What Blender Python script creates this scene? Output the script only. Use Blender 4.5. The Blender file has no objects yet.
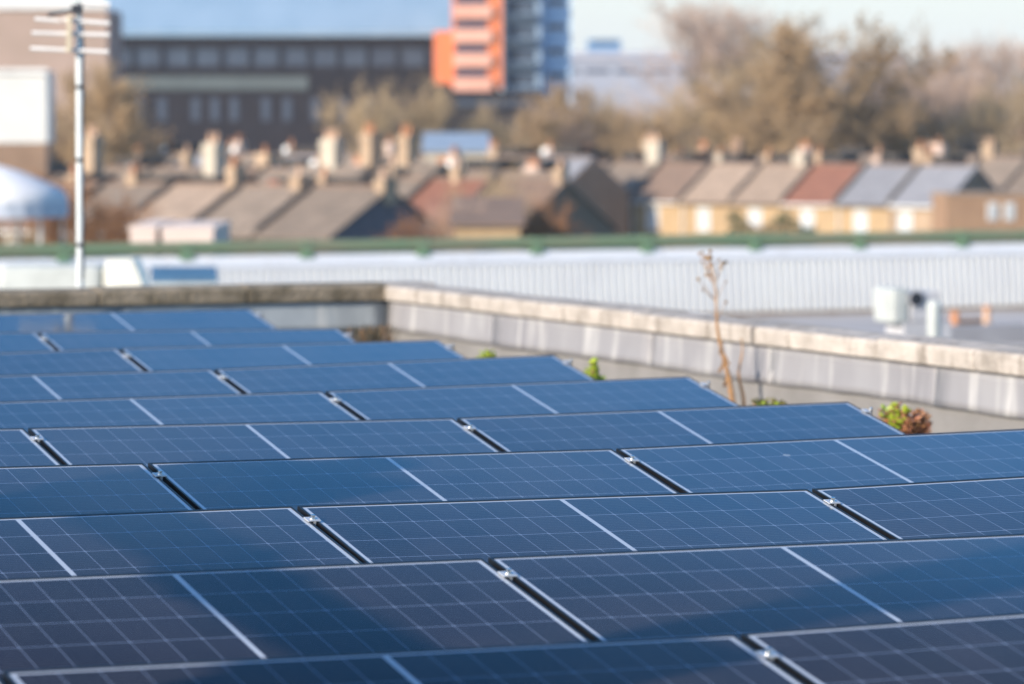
import bpy, math, random
from mathutils import Vector, Matrix
R = math.radians
sc = bpy.context.scene
col = sc.collection

# ------------------------------------------------------------------ camera
F = 4092.0                      # focal length in pixels of a 1024 px wide frame (144 mm lens)
PITCH = 0.05617
cam_d = bpy.data.cameras.new('camera')
cam = bpy.data.objects.new('camera', cam_d)
col.objects.link(cam)
sc.camera = cam
cam_d.sensor_width = 36.0
cam_d.lens = 36.0 * F / 1024
cam.location = (0, 0, 0)
cam.rotation_euler = (math.pi / 2 - PITCH, 0, 0)
cam_d.clip_start = 0.5
cam_d.clip_end = 6000
cam_d.dof.use_dof = True
cam_d.dof.focus_distance = 12.8
cam_d.dof.aperture_fstop = 3.5

# ------------------------------------------------------------------ light
SUN = Vector((-0.74, -0.67, 0.0)).normalized()
EL = R(23)
sun_dir = Vector((SUN.x * math.cos(EL), SUN.y * math.cos(EL), math.sin(EL)))
w = bpy.data.worlds.new('World')
sc.world = w
w.use_nodes = True
nt = w.node_tree
bg = nt.nodes['Background']
sky = nt.nodes.new('ShaderNodeTexSky')
sky.sky_type = 'NISHITA'
sky.sun_disc = False
sky.sun_elevation = EL
sky.sun_rotation = math.atan2(sun_dir.x, sun_dir.y)
sky.air_density = 1.0
sky.dust_density = 0.6
sky.ozone_density = 2.5
# thin wisps of high cloud, thicker towards the horizon
tc = nt.nodes.new('ShaderNodeTexCoord')
mp = nt.nodes.new('ShaderNodeMapping')
mp.inputs['Scale'].default_value = (13.0, 13.0, 55.0)
nz = nt.nodes.new('ShaderNodeTexNoise')
nz.inputs['Scale'].default_value = 1.0
nz.inputs['Detail'].default_value = 4.0
rp = nt.nodes.new('ShaderNodeValToRGB')
rp.color_ramp.elements[0].position = 0.45
rp.color_ramp.elements[1].position = 0.72
mul = nt.nodes.new('ShaderNodeMath'); mul.operation = 'MULTIPLY'; mul.inputs[1].default_value = 0.16
mx = nt.nodes.new('ShaderNodeMix'); mx.data_type = 'RGBA'
nt.links.new(tc.outputs['Generated'], mp.inputs['Vector'])
nt.links.new(mp.outputs[0], nz.inputs['Vector'])
nt.links.new(nz.outputs['Fac'], rp.inputs[0])
nt.links.new(rp.outputs[0], mul.inputs[0])
sz = nt.nodes.new('ShaderNodeSeparateXYZ'); nt.links.new(tc.outputs['Generated'], sz.inputs[0])
hz = nt.nodes.new('ShaderNodeMapRange'); hz.interpolation_type = 'SMOOTHSTEP'      # milky band low over the horizon
hz.inputs['From Min'].default_value = 0.0; hz.inputs['From Max'].default_value = 0.12
hz.inputs['To Min'].default_value = 0.9; hz.inputs['To Max'].default_value = 0.0
nt.links.new(sz.outputs['Z'], hz.inputs['Value'])
mxa = nt.nodes.new('ShaderNodeMath'); mxa.operation = 'MAXIMUM'
nt.links.new(mul.outputs[0], mxa.inputs[0]); nt.links.new(hz.outputs[0], mxa.inputs[1])
nt.links.new(mxa.outputs[0], mx.inputs['Factor'])
hsv = nt.nodes.new('ShaderNodeHueSaturation'); hsv.inputs['Saturation'].default_value = 1.36; hsv.inputs['Value'].default_value = 1.4
nt.links.new(sky.outputs[0], hsv.inputs['Color']); nt.links.new(hsv.outputs[0], mx.inputs['A'])
mx.inputs['B'].default_value = (4.8, 5.2, 5.75, 1)
nt.links.new(mx.outputs['Result'], bg.inputs[0])
bg.inputs[1].default_value = 0.10
sl = bpy.data.lights.new('sun', 'SUN')
sl.energy = 4.0
sl.angle = R(0.5)
sl.color = (1.0, 0.895, 0.76)
so = bpy.data.objects.new('sun', sl)
col.objects.link(so)
so.rotation_euler = sun_dir.to_track_quat('Z', 'Y').to_euler()
vs = sc.view_settings
vs.view_transform = 'Standard'
vs.look = 'None'
vs.gamma = 1.0
vs.use_curve_mapping = False
vs.exposure = 0.75

# ------------------------------------------------------------------ helpers
def at(px, py, Y):
    """world point seen at pixel px, py when it stands Y metres in front of the camera"""
    cx = (px - 512) / F
    cy = -(py - 342) / F
    c, s = math.cos(PITCH), math.sin(PITCH)
    dy = c + cy * s
    dz = -s + cy * c
    k = Y / dy
    return Vector((cx * k, Y, dz * k))

def zat(py, Y): return at(512, py, Y).z

class MB:
    def __init__(self): self.v = []; self.f = []
    def add(self, vs_, fs):
        n = len(self.v)
        self.v += [tuple(p) for p in vs_]
        self.f += [tuple(i + n for i in f) for f in fs]
        return self
    def box(self, x0, y0, z0, x1, y1, z1, m=None):
        p = [Vector(q) for q in ((x0,y0,z0),(x1,y0,z0),(x1,y1,z0),(x0,y1,z0),(x0,y0,z1),(x1,y0,z1),(x1,y1,z1),(x0,y1,z1))]
        if m is not None: p = [m @ q for q in p]
        return self.add(p, ((0,3,2,1),(4,5,6,7),(0,1,5,4),(1,2,6,5),(2,3,7,6),(3,0,4,7)))
    def prism(self, poly, d0, d1, ax=0, m=None):
        """polygon in the plane normal to axis ax, swept from d0 to d1"""
        def P(a, b, d):
            q = Vector((d, a, b)) if ax == 0 else (Vector((a, d, b)) if ax == 1 else Vector((a, b, d)))
            return m @ q if m is not None else q
        n = len(poly)
        vs_ = [P(a, b, d0) for a, b in poly] + [P(a, b, d1) for a, b in poly]
        fs = [tuple(range(n)), tuple(range(2*n-1, n-1, -1))] + [(i, i+n, (i+1) % n + n, (i+1) % n) for i in range(n)]
        return self.add(vs_, fs)
    def tube(self, a, b, r0, r1=None, n=8, caps=True):
        a = Vector(a); b = Vector(b); r1 = r0 if r1 is None else r1
        d = (b - a)
        if d.length < 1e-6: return self
        d.normalize()
        u = d.cross(Vector((0, 0, 1)))
        if u.length < 1e-3: u = Vector((1, 0, 0))
        u.normalize(); v = d.cross(u)
        vs_ = []
        for p, r in ((a, r0), (b, r1)):
            for k in range(n):
                t = 2 * math.pi * k / n
                vs_.append(p + (u * math.cos(t) + v * math.sin(t)) * r)
        fs = [(k, (k+1) % n, (k+1) % n + n, k + n) for k in range(n)]
        if caps: fs += [tuple(range(n-1, -1, -1)), tuple(range(n, 2*n))]
        return self.add(vs_, fs)
    def path(self, pts, r, n=8):
        for i in range(len(pts)-1): self.tube(pts[i], pts[i+1], r, r, n)
        return self
    def lathe(self, prof, c=(0, 0, 0), n=16):
        vs_ = []; fs = []
        for r, z in prof:
            for k in range(n):
                t = 2*math.pi*k/n
                vs_.append((c[0] + r*math.cos(t), c[1] + r*math.sin(t), c[2] + z))
        for i in range(len(prof)-1):
            for k in range(n):
                fs.append((i*n+k, i*n+(k+1) % n, (i+1)*n+(k+1) % n, (i+1)*n+k))
        fs.append(tuple(range(n-1, -1, -1))); fs.append(tuple(range((len(prof)-1)*n, len(prof)*n)))
        return self.add(vs_, fs)
    def build(self, name, m, parent=None, smooth=False, bevel=0):
        me = bpy.data.meshes.new(name)
        me.from_pydata(self.v, [], self.f)
        me.validate(); me.update()
        import bmesh
        b = bmesh.new(); b.from_mesh(me)
        bmesh.ops.recalc_face_normals(b, faces=b.faces)
        b.to_mesh(me); b.free()
        if smooth:
            for p in me.polygons: p.use_smooth = True
            me.set_sharp_from_angle(angle=R(50))
        for mm in (m if isinstance(m, (list, tuple)) else [m]): me.materials.append(mm)
        o = bpy.data.objects.new(name, me)
        col.objects.link(o)
        if parent is not None: o.parent = parent
        if bevel:
            md = o.modifiers.new('bevel', 'BEVEL'); md.width = bevel; md.segments = 2; md.limit_method = 'ANGLE'
        return o

def tag(o, label, cat, group=None):
    o['label'] = label; o['category'] = cat
    if group: o['group'] = group
    return o
def struct(o): o['kind'] = 'structure'; return o
def empty(name, loc, rz=0.0):
    o = bpy.data.objects.new(name, None); col.objects.link(o)
    o.location = loc; o.rotation_euler = (0, 0, rz); o.empty_display_size = 0.2
    return o
def copy_tree(o, parent=None):
    c = o.copy(); col.objects.link(c); c.parent = parent
    for ch in o.children: copy_tree(ch, c)
    return c

# ------------------------------------------------------------------ materials
MATS = {}
def mat(name, c, c2=None, rough=0.8, metal=0.0, scale=3.0, spread=(0.35, 0.65), bump=0.0, bscale=40.0, detail=5.0, stretch=(1, 1, 1), emit=None, rnd=0.0, spec=0.5):
    if name in MATS: return MATS[name]
    m = bpy.data.materials.new(name); m.use_nodes = True
    n = m.node_tree; b = n.nodes['Principled BSDF']
    b.inputs['Roughness'].default_value = rough
    b.inputs['Metallic'].default_value = metal
    b.inputs['Specular IOR Level'].default_value = spec
    t = n.nodes.new('ShaderNodeTexCoord'); mpn = n.nodes.new('ShaderNodeMapping')
    mpn.inputs['Scale'].default_value = stretch
    n.links.new(t.outputs['Object'], mpn.inputs[0])
    no = n.nodes.new('ShaderNodeTexNoise'); no.inputs['Scale'].default_value = scale; no.inputs['Detail'].default_value = detail
    n.links.new(mpn.outputs[0], no.inputs['Vector'])
    ra = n.nodes.new('ShaderNodeValToRGB')
    ra.color_ramp.elements[0].position = spread[0]; ra.color_ramp.elements[1].position = spread[1]
    c2 = c2 or tuple(x * 0.8 for x in c)
    ra.color_ramp.elements[0].color = (*c, 1); ra.color_ramp.elements[1].color = (*c2, 1)
    n.links.new(no.outputs['Fac'], ra.inputs[0])
    out = ra.outputs[0]
    if rnd:
        oi = n.nodes.new('ShaderNodeObjectInfo'); hv = n.nodes.new('ShaderNodeHueSaturation')
        mr = n.nodes.new('ShaderNodeMapRange'); mr.inputs['To Min'].default_value = 1 - rnd; mr.inputs['To Max'].default_value = 1 + rnd
        n.links.new(oi.outputs['Random'], mr.inputs['Value']); n.links.new(mr.outputs[0], hv.inputs['Value'])
        n.links.new(out, hv.inputs['Color']); out = hv.outputs[0]
    n.links.new(out, b.inputs['Base Color'])
    if bump:
        nb = n.nodes.new('ShaderNodeTexNoise'); nb.inputs['Scale'].default_value = bscale; nb.inputs['Detail'].default_value = 6
        n.links.new(mpn.outputs[0], nb.inputs['Vector'])
        bu = n.nodes.new('ShaderNodeBump'); bu.inputs['Strength'].default_value = bump; bu.inputs['Distance'].default_value = 0.02
        n.links.new(nb.outputs['Fac'], bu.inputs['Height']); n.links.new(bu.outputs[0], b.inputs['Normal'])
    MATS[name] = m
    return m

def brickmat(name, c1, c2, mortar, sx=0.225, sy=0.075, rough=0.85, msize=0.01, rnd=0.08):
    """brick or tile courses, box-mapped from object coordinates"""
    m = bpy.data.materials.new(name); m.use_nodes = True
    n = m.node_tree; b = n.nodes['Principled BSDF']; b.inputs['Roughness'].default_value = rough
    t = n.nodes.new('ShaderNodeTexCoord'); sp = n.nodes.new('ShaderNodeSeparateXYZ')
    n.links.new(t.outputs['Object'], sp.inputs[0])
    ad = n.nodes.new('ShaderNodeMath'); ad.operation = 'ADD'
    n.links.new(sp.outputs['X'], ad.inputs[0]); n.links.new(sp.outputs['Y'], ad.inputs[1])
    cb = n.nodes.new('ShaderNodeCombineXYZ')
    n.links.new(ad.outputs[0], cb.inputs[0]); n.links.new(sp.outputs['Z'], cb.inputs[1])
    br = n.nodes.new('ShaderNodeTexBrick')
    br.inputs['Scale'].default_value = 1.0; br.inputs['Brick Width'].default_value = sx; br.inputs['Row Height'].default_value = sy
    br.inputs['Mortar Size'].default_value = msize
    br.inputs['Color1'].default_value = (*c1, 1); br.inputs['Color2'].default_value = (*c2, 1); br.inputs['Mortar'].default_value = (*mortar, 1)
    n.links.new(cb.outputs[0], br.inputs['Vector'])
    no = n.nodes.new('ShaderNodeTexNoise'); no.inputs['Scale'].default_value = 0.9; no.inputs['Detail'].default_value = 5
    n.links.new(t.outputs['Object'], no.inputs['Vector'])
    mr = n.nodes.new('ShaderNodeMapRange'); mr.inputs['To Min'].default_value = 0.68; mr.inputs['To Max'].default_value = 1.3
    n.links.new(no.outputs['Fac'], mr.inputs['Value'])
    oi = n.nodes.new('ShaderNodeObjectInfo'); m2 = n.nodes.new('ShaderNodeMapRange')
    m2.inputs['To Min'].default_value = 1 - rnd; m2.inputs['To Max'].default_value = 1 + rnd
    n.links.new(oi.outputs['Random'], m2.inputs['Value'])
    mu = n.nodes.new('ShaderNodeMath'); mu.operation = 'MULTIPLY'
    n.links.new(mr.outputs[0], mu.inputs[0]); n.links.new(m2.outputs[0], mu.inputs[1])
    hv = n.nodes.new('ShaderNodeHueSaturation')
    n.links.new(mu.outputs[0], hv.inputs['Value']); n.links.new(br.outputs['Color'], hv.inputs['Color'])
    n.links.new(hv.outputs[0], b.inputs['Base Color'])
    MATS[name] = m
    return m

def panel_glass():
    """monocrystalline half-cut module: white backsheet, dark blue cells with clipped corners, busbars, glass over all"""
    m = bpy.data.materials.new('photovoltaic_glass'); m.use_nodes = True
    n = m.node_tree; b = n.nodes['Principled BSDF']; L = n.links
    def M(op, a, b_=None, c=None):
        q = n.nodes.new('ShaderNodeMath'); q.operation = op
        for i, v in enumerate((a, b_, c)):
            if v is None: continue
            if isinstance(v, (int, float)): q.inputs[i].default_value = v
            else: L.new(v, q.inputs[i])
        return q.outputs[0]
    t = n.nodes.new('ShaderNodeTexCoord'); sp = n.nodes.new('ShaderNodeSeparateXYZ')
    L.new(t.outputs['Object'], sp.inputs[0])
    X, Y = sp.outputs['X'], sp.outputs['Y']           # x -0.861..0.861, y -1.134..0
    xa = M('SUBTRACT', M('ABSOLUTE', X), 0.0075)       # 0 .. from the centre ribbon
    px = 0.0925; py = 0.1790
    ux = M('PINGPONG', M('ADD', xa, px * 20), px / 2)              # distance to nearest cell-column line
    uy = M('PINGPONG', M('ADD', M('ADD', Y, 0.0245), py * 20), py / 2)
    inx = M('MULTIPLY', M('GREATER_THAN', xa, 0.0), M('LESS_THAN', xa, px * 9))
    iny = M('MULTIPLY', M('LESS_THAN', Y, -0.0245), M('GREATER_THAN', Y, -0.0245 - py * 6))
    gx = M('GREATER_THAN', ux, 0.0011); gy = M('GREATER_THAN', uy, 0.0020)
    ch = M('GREATER_THAN', M('ADD', ux, uy), 0.0075)
    cell = M('MULTIPLY', M('MULTIPLY', M('MULTIPLY', inx, iny), M('MULTIPLY', gx, gy)), ch)
    # busbars run along the module
    bb = M('LESS_THAN', M('PINGPONG', M('ADD', M('ADD', Y, 0.0245), py * 20), py / 20), 0.0004)
    # per-cell tone
    cxn = M('FLOOR', M('DIVIDE', X, px)); cyn = M('FLOOR', M('DIVIDE', M('ADD', Y, 0.0245), py))
    oi = n.nodes.new('ShaderNodeObjectInfo')
    cb = n.nodes.new('ShaderNodeCombineXYZ')
    L.new(cxn, cb.inputs[0]); L.new(cyn, cb.inputs[1]); L.new(M('MULTIPLY', oi.outputs['Random'], 91.0), cb.inputs[2])
    wn = n.nodes.new('ShaderNodeTexWhiteNoise'); L.new(cb.outputs[0], wn.inputs['Vector'])
    tone = n.nodes.new('ShaderNodeMapRange'); tone.inputs['To Min'].default_value = 0.75; tone.inputs['To Max'].default_value = 1.25
    L.new(wn.outputs['Value'], tone.inputs['Value'])
    base = n.nodes.new('ShaderNodeRGB'); base.outputs[0].default_value = (0.020, 0.016, 0.022, 1)
    hv = n.nodes.new('ShaderNodeHueSaturation'); L.new(base.outputs[0], hv.inputs['Color']); L.new(tone.outputs[0], hv.inputs['Value'])
    m1 = n.nodes.new('ShaderNodeMix'); m1.data_type = 'RGBA'; L.new(M('MULTIPLY', bb, 0.5), m1.inputs['Factor'])
    L.new(hv.outputs[0], m1.inputs['A']); m1.inputs['B'].default_value = (0.25, 0.27, 0.3, 1)
    m2 = n.nodes.new('ShaderNodeMix'); m2.data_type = 'RGBA'; L.new(cell, m2.inputs['Factor'])
    mg = n.nodes.new('ShaderNodeMix'); mg.data_type = 'RGBA'; L.new(M('MULTIPLY', inx, iny), mg.inputs['Factor'])
    mg.inputs['A'].default_value = (0.45, 0.48, 0.53, 1); mg.inputs['B'].default_value = (0.17, 0.20, 0.27, 1)
    L.new(mg.outputs['Result'], m2.inputs['A']); L.new(m1.outputs['Result'], m2.inputs['B'])
    # dust: a faint film, thicker along the low edge
    no = n.nodes.new('ShaderNodeTexNoise'); no.inputs['Scale'].default_value = 2.3; no.inputs['Detail'].default_value = 6
    mpn = n.nodes.new('ShaderNodeMapping'); L.new(t.outputs['Object'], mpn.inputs[0])
    cl = n.nodes.new('ShaderNodeCombineXYZ'); L.new(M('MULTIPLY', oi.outputs['Random'], 40.0), cl.inputs[0]); L.new(cl.outputs[0], mpn.inputs['Location'])
    L.new(mpn.outputs[0], no.inputs['Vector'])
    du = n.nodes.new('ShaderNodeMapRange'); du.inputs['From Min'].default_value = 0.35; du.inputs['From Max'].default_value = 0.75
    du.inputs['To Min'].default_value = 0.0; du.inputs['To Max'].default_value = 0.035
    L.new(no.outputs['Fac'], du.inputs['Value'])
    m3 = n.nodes.new('ShaderNodeMix'); m3.data_type = 'RGBA'; L.new(du.outputs[0], m3.inputs['Factor'])
    L.new(m2.outputs['Result'], m3.inputs['A']); m3.inputs['B'].default_value = (0.35, 0.31, 0.27, 1)
    # a few bird droppings and dried water spots
    vo = n.nodes.new('ShaderNodeTexVoronoi'); vo.inputs['Scale'].default_value = 3.2; L.new(mpn.outputs[0], vo.inputs['Vector'])
    sc3 = n.nodes.new('ShaderNodeSeparateColor'); L.new(vo.outputs['Color'], sc3.inputs[0])
    rad = M('MULTIPLY', M('MAXIMUM', M('SUBTRACT', sc3.outputs[0], 0.84), 0.0), 0.30)
    n2 = n.nodes.new('ShaderNodeTexNoise'); n2.inputs['Scale'].default_value = 60.0; L.new(mpn.outputs[0], n2.inputs['Vector'])
    spot = M('LESS_THAN', M('ADD', vo.outputs['Distance'], M('MULTIPLY', M('SUBTRACT', n2.outputs['Fac'], .5), .05)), rad)
    m4 = n.nodes.new('ShaderNodeMix'); m4.data_type = 'RGBA'; L.new(M('MULTIPLY', spot, .45), m4.inputs['Factor'])
    L.new(m3.outputs['Result'], m4.inputs['A']); m4.inputs['B'].default_value = (0.5, 0.49, 0.45, 1)
    L.new(m4.outputs['Result'], b.inputs['Base Color'])
    # anti-reflective solar glass: hardly any mirror when seen steeply, a strong one at grazing angles
    lw = n.nodes.new('ShaderNodeLayerWeight'); lw.inputs['Blend'].default_value = 0.5
    fr = n.nodes.new('ShaderNodeValToRGB'); cr_ = fr.color_ramp
    cr_.elements[0].position = 0.0; cr_.elements[0].color = (.02, .02, .02, 1)
    cr_.elements[1].position = 1.0; cr_.elements[1].color = (1, 1, 1, 1)
    for ps, v_ in ((.60, .05), (.695, .075), (.72, .15), (.745, .30), (.79, .46), (.90, .68)):
        e_ = cr_.elements.new(ps); e_.color = (v_, v_, v_, 1)
    L.new(lw.outputs['Facing'], fr.inputs[0])
    gl = n.nodes.new('ShaderNodeBsdfGlossy'); gl.inputs['Color'].default_value = (1, 1, 1, 1)
    b.inputs['Specular IOR Level'].default_value = 0.0
    ms = n.nodes.new('ShaderNodeMixShader'); L.new(fr.outputs[0], ms.inputs[0]); L.new(b.outputs[0], ms.inputs[1]); L.new(gl.outputs[0], ms.inputs[2])
    L.new(ms.outputs[0], [q for q in n.nodes if q.type == 'OUTPUT_MATERIAL'][0].inputs['Surface'])
    ro = n.nodes.new('ShaderNodeMapRange'); ro.inputs['To Min'].default_value = 0.05; ro.inputs['To Max'].default_value = 0.12
    L.new(no.outputs['Fac'], ro.inputs['Value']); L.new(ro.outputs[0], gl.inputs['Roughness']); b.inputs['Roughness'].default_value = 0.6
    # rolled glass: very slight waviness
    nb = n.nodes.new('ShaderNodeTexNoise'); nb.inputs['Scale'].default_value = 3.0; nb.inputs['Detail'].default_value = 2
    L.new(mpn.outputs[0], nb.inputs['Vector'])
    bu = n.nodes.new('ShaderNodeBump'); bu.inputs['Strength'].default_value = 0.25; bu.inputs['Distance'].default_value = 0.004
    L.new(nb.outputs['Fac'], bu.inputs['Height']); L.new(bu.outputs[0], gl.inputs['Normal'])
    return m

M_glass = panel_glass()
M_frame = mat('black_anodised_frame', (0.012, 0.012, 0.014), rough=0.4, metal=0.3)
M_alu = mat('bare_aluminium', (0.70, 0.70, 0.71), rough=0.4, metal=0.5)
M_steel = mat('stainless_bolt', (0.75, 0.74, 0.72), rough=0.2, metal=1.0)
M_roof = mat('bitumen_roof', (0.16, 0.155, 0.15), (0.24, 0.23, 0.21), rough=0.9, scale=1.2, bump=0.4)
M_concrete = mat('pale_render', (0.235, 0.222, 0.212), (0.175, 0.165, 0.155), rough=0.9, scale=2.5, bump=0.3, bscale=30)
M_coping = mat('weathered_coping_stone', (0.49, 0.43, 0.375), (0.31, 0.27, 0.23), rough=0.9, scale=5.5, bump=0.7, bscale=35, spread=(0.42, 0.72), rnd=0.10)
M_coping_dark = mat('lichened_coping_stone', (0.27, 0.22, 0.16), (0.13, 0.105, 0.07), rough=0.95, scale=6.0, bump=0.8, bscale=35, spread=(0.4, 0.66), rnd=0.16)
def leadmat(name, c, c2, streak):
    m = mat(name, c, c2, rough=0.55, scale=1.6, stretch=(1, 1, 0.6), bump=0.35, bscale=5)
    n = m.node_tree; b = n.nodes['Principled BSDF']; L = n.links
    src = b.inputs['Base Color'].links[0].from_socket
    t = n.nodes.new('ShaderNodeTexCoord'); mpn = n.nodes.new('ShaderNodeMapping'); mpn.inputs['Scale'].default_value = (6, 6, 0.7)
    L.new(t.outputs['Object'], mpn.inputs[0])
    no = n.nodes.new('ShaderNodeTexNoise'); no.inputs['Scale'].default_value = 1.4; no.inputs['Detail'].default_value = 7; L.new(mpn.outputs[0], no.inputs['Vector'])
    ra = n.nodes.new('ShaderNodeValToRGB'); ra.color_ramp.elements[0].position = 0.52; ra.color_ramp.elements[1].position = 0.70
    L.new(no.outputs['Fac'], ra.inputs[0])
    mu = n.nodes.new('ShaderNodeMath'); mu.operation = 'MULTIPLY'; mu.inputs[1].default_value = 0.75; L.new(ra.outputs[0], mu.inputs[0])
    mi = n.nodes.new('ShaderNodeMix'); mi.data_type = 'RGBA'; L.new(mu.outputs[0], mi.inputs['Factor'])
    L.new(src, mi.inputs['A']); mi.inputs['B'].default_value = (*streak, 1); L.new(mi.outputs['Result'], b.inputs['Base Color'])
    return m
M_coping = None
def stained(m, dark, lo, hi, amt):
    n = m.node_tree; b = n.nodes['Principled BSDF']; L = n.links
    src = b.inputs['Base Color'].links[0].from_socket
    t = n.nodes.new('ShaderNodeTexCoord'); mpn = n.nodes.new('ShaderNodeMapping'); mpn.inputs['Scale'].default_value = (7, 7, 1.2)
    L.new(t.outputs['Object'], mpn.inputs[0])
    no = n.nodes.new('ShaderNodeTexNoise'); no.inputs['Scale'].default_value = 1.8; no.inputs['Detail'].default_value = 8; L.new(mpn.outputs[0], no.inputs['Vector'])
    ra = n.nodes.new('ShaderNodeValToRGB'); ra.color_ramp.elements[0].position = lo; ra.color_ramp.elements[1].position = hi
    L.new(no.outputs['Fac'], ra.inputs[0])
    mu = n.nodes.new('ShaderNodeMath'); mu.operation = 'MULTIPLY'; mu.inputs[1].default_value = amt; L.new(ra.outputs[0], mu.inputs[0])
    mi = n.nodes.new('ShaderNodeMix'); mi.data_type = 'RGBA'; L.new(mu.outputs[0], mi.inputs['Factor'])
    L.new(src, mi.inputs['A']); mi.inputs['B'].default_value = (*dark, 1); L.new(mi.outputs['Result'], b.inputs['Base Color'])
    return m
M_coping = stained(MATS['weathered_coping_stone'], (0.17, 0.14, 0.11), 0.52, 0.68, 0.7)
M_lead = leadmat('weathered_lead_flashing', (0.30, 0.29, 0.295), (0.225, 0.215, 0.225), (0.52, 0.50, 0.48))
M_lead2 = leadmat('blue_grey_lead_flashing', (0.33, 0.36, 0.38), (0.22, 0.24, 0.25), (0.5, 0.5, 0.48))

# ------------------------------------------------------------------ ground and own building
GZ = -11.6
g = MB(); g.add([(-3000, -200, GZ), (3000, -200, GZ), (3000, 5000, GZ), (-3000, 5000, GZ)], [(0, 1, 2, 3)])
struct(g.build('ground', mat('gardens_and_streets', (0.07, 0.08, 0.045), (0.12, 0.10, 0.08), rough=0.95, scale=0.05)))

YAW = 0.39316; TILT = 0.1815; H = 1.192
U = Vector((math.cos(YAW), math.sin(YAW), 0))          # along a row, to the right
V = Vector((-math.sin(YAW), math.cos(YAW), 0))         # away from the camera
A0 = Vector((3.73368, 10.65447, -H)); DD = Vector((-0.58744, 1.51703, 0))
ROOF = -1.66
corner = at(389, 283, 27.8)                             # inner corner of the two parapets, at coping face top
CT = corner.z                                          # coping top
YP = -6.0
def frame_m(o, ex, ey): # matrix with x along ex, y along ey, z up
    return Matrix(((ex.x, ey.x, 0, o.x), (ex.y, ey.y, 0, o.y), (0, 0, 1, o.z), (0, 0, 0, 1)))
# local frame of the whole roof: u to the right along the rows, v away; corner at (0,0)
RM = frame_m(Vector((corner.x, corner.y, 0)), U, V)
b_ = MB(); b_.box(-34, -34, ROOF - 0.3, 0.32, 0.32, ROOF)
roofo = b_.build('roof_deck', M_roof); roofo.matrix_world = RM; struct(roofo)
b_ = MB(); b_.box(-34, -34, GZ, 0.30, 0.30, ROOF - 0.301)
bo = b_.build('building', brickmat('stock_brick', (0.30, 0.22, 0.14), (0.24, 0.17, 0.11), (0.3, 0.28, 0.25))); bo.matrix_world = RM
tag(bo, 'brick building under the roof that carries the solar panels', 'building')

random.seed(4)
def parapet(name, label, cat, length, M_, matc, matl, stone=1.03, joint0=0.0):
    """local x runs along the wall away from the corner, y=0 is the inner face, +y outwards"""
    root = empty(name, (0, 0, 0)); root.matrix_world = M_
    tag(root, label, cat)
    MB().box(0, 0.0, ROOF - 0.002, length, 0.30, CT - 0.115).build('wall', M_concrete, root)
    # coping stones
    x = -0.29 + 0.0
    k = 0
    x = joint0
    while x < length:
        x1 = min(x + stone, length)
        g_ = 0.006 + random.random() * 0.006
        dz = (random.random() - 0.5) * 0.012
        m = MB()
        lo = CT - 0.115; hi = CT - 0.012 + dz
        # weathered top: two falls from a ridge, rounded front arris
        prof = [(-0.045, lo), (-0.05, hi - 0.018), (-0.038, hi), (0.15, hi + 0.014), (0.34, hi - 0.002), (0.345, lo)]
        n = 7
        for i in range(n):
            pass
        m.prism(prof, x + g_ / 2, x1 - g_ / 2, 0)
        o = m.build('coping_stone', matc, root, bevel=0.008)
        x = x1; k += 1
    # lead flashing: sheets dressed down the wall, each lapping the next, standing off at the foot
    x = 0.0; k = 0
    while x < length:
        L_ = (1.9, 2.4, 1.6)[k % 3]
        x1 = min(x + L_, length)
        m = MB(); nx = 14; nz_ = 5
        z1 = CT - 0.12; z0 = CT - 0.318
        vs_ = []; 
        for i in range(nx + 1):
            xx = x + (x1 - x + (0.05 if x1 < length else 0)) * i / nx
            bow = 0.003 * math.sin(xx * 5.3 + k) + 0.002 * math.sin(xx * 17.0)
            drop = 0.006 * math.sin(xx * 1.9 + .6) + 0.0025 * math.sin(xx * 11)
            for j in range(nz_ + 1):
                f = j / nz_
                vs_.append((xx, -0.008 - 0.014 * f ** 1.5 - bow * f - (0.002 if k % 2 else 0), z1 + (z0 + drop - z1) * f))
        fs = [(i * (nz_ + 1) + j, (i + 1) * (nz_ + 1) + j, (i + 1) * (nz_ + 1) + j + 1, i * (nz_ + 1) + j + 1) for i in range(nx) for j in range(nz_)]
        m.add(vs_, fs)
        o = m.build('flashing', matl, root, smooth=True)
        md = o.modifiers.new('thick', 'SOLIDIFY'); md.thickness = 0.003; md.offset = 1
        x = x1; k += 1
    return root
# right-hand parapet: from the corner towards the camera, inner face looks left
Mr = frame_m(Vector((corner.x, corner.y, 0)), -V, U)
pr = parapet('parapet_wall', 'long sunlit parapet with pale coping stones and grey lead flashing, right of the panels', 'parapet', 30.0, Mr, M_coping, M_lead, joint0=0.0)
Mb = frame_m(Vector((corner.x, corner.y, 0)), -U, V)
pb = parapet('parapet_wall', 'dark lichened parapet behind the farthest row of panels, below the aerial', 'parapet', 30.0, Mb, M_coping_dark, M_lead2, joint0=0.0)
# corner block where both copings meet
MB().box(-0.35, 0.0, CT - 0.115, 0.0, 0.345, CT - 0.004).build('coping_stone', M_coping, pr, bevel=0.008)
MB().box(-0.30, 0.0, ROOF - 0.002, -0.002, 0.30, CT - 0.116).build('wall', M_concrete, pr)

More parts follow.
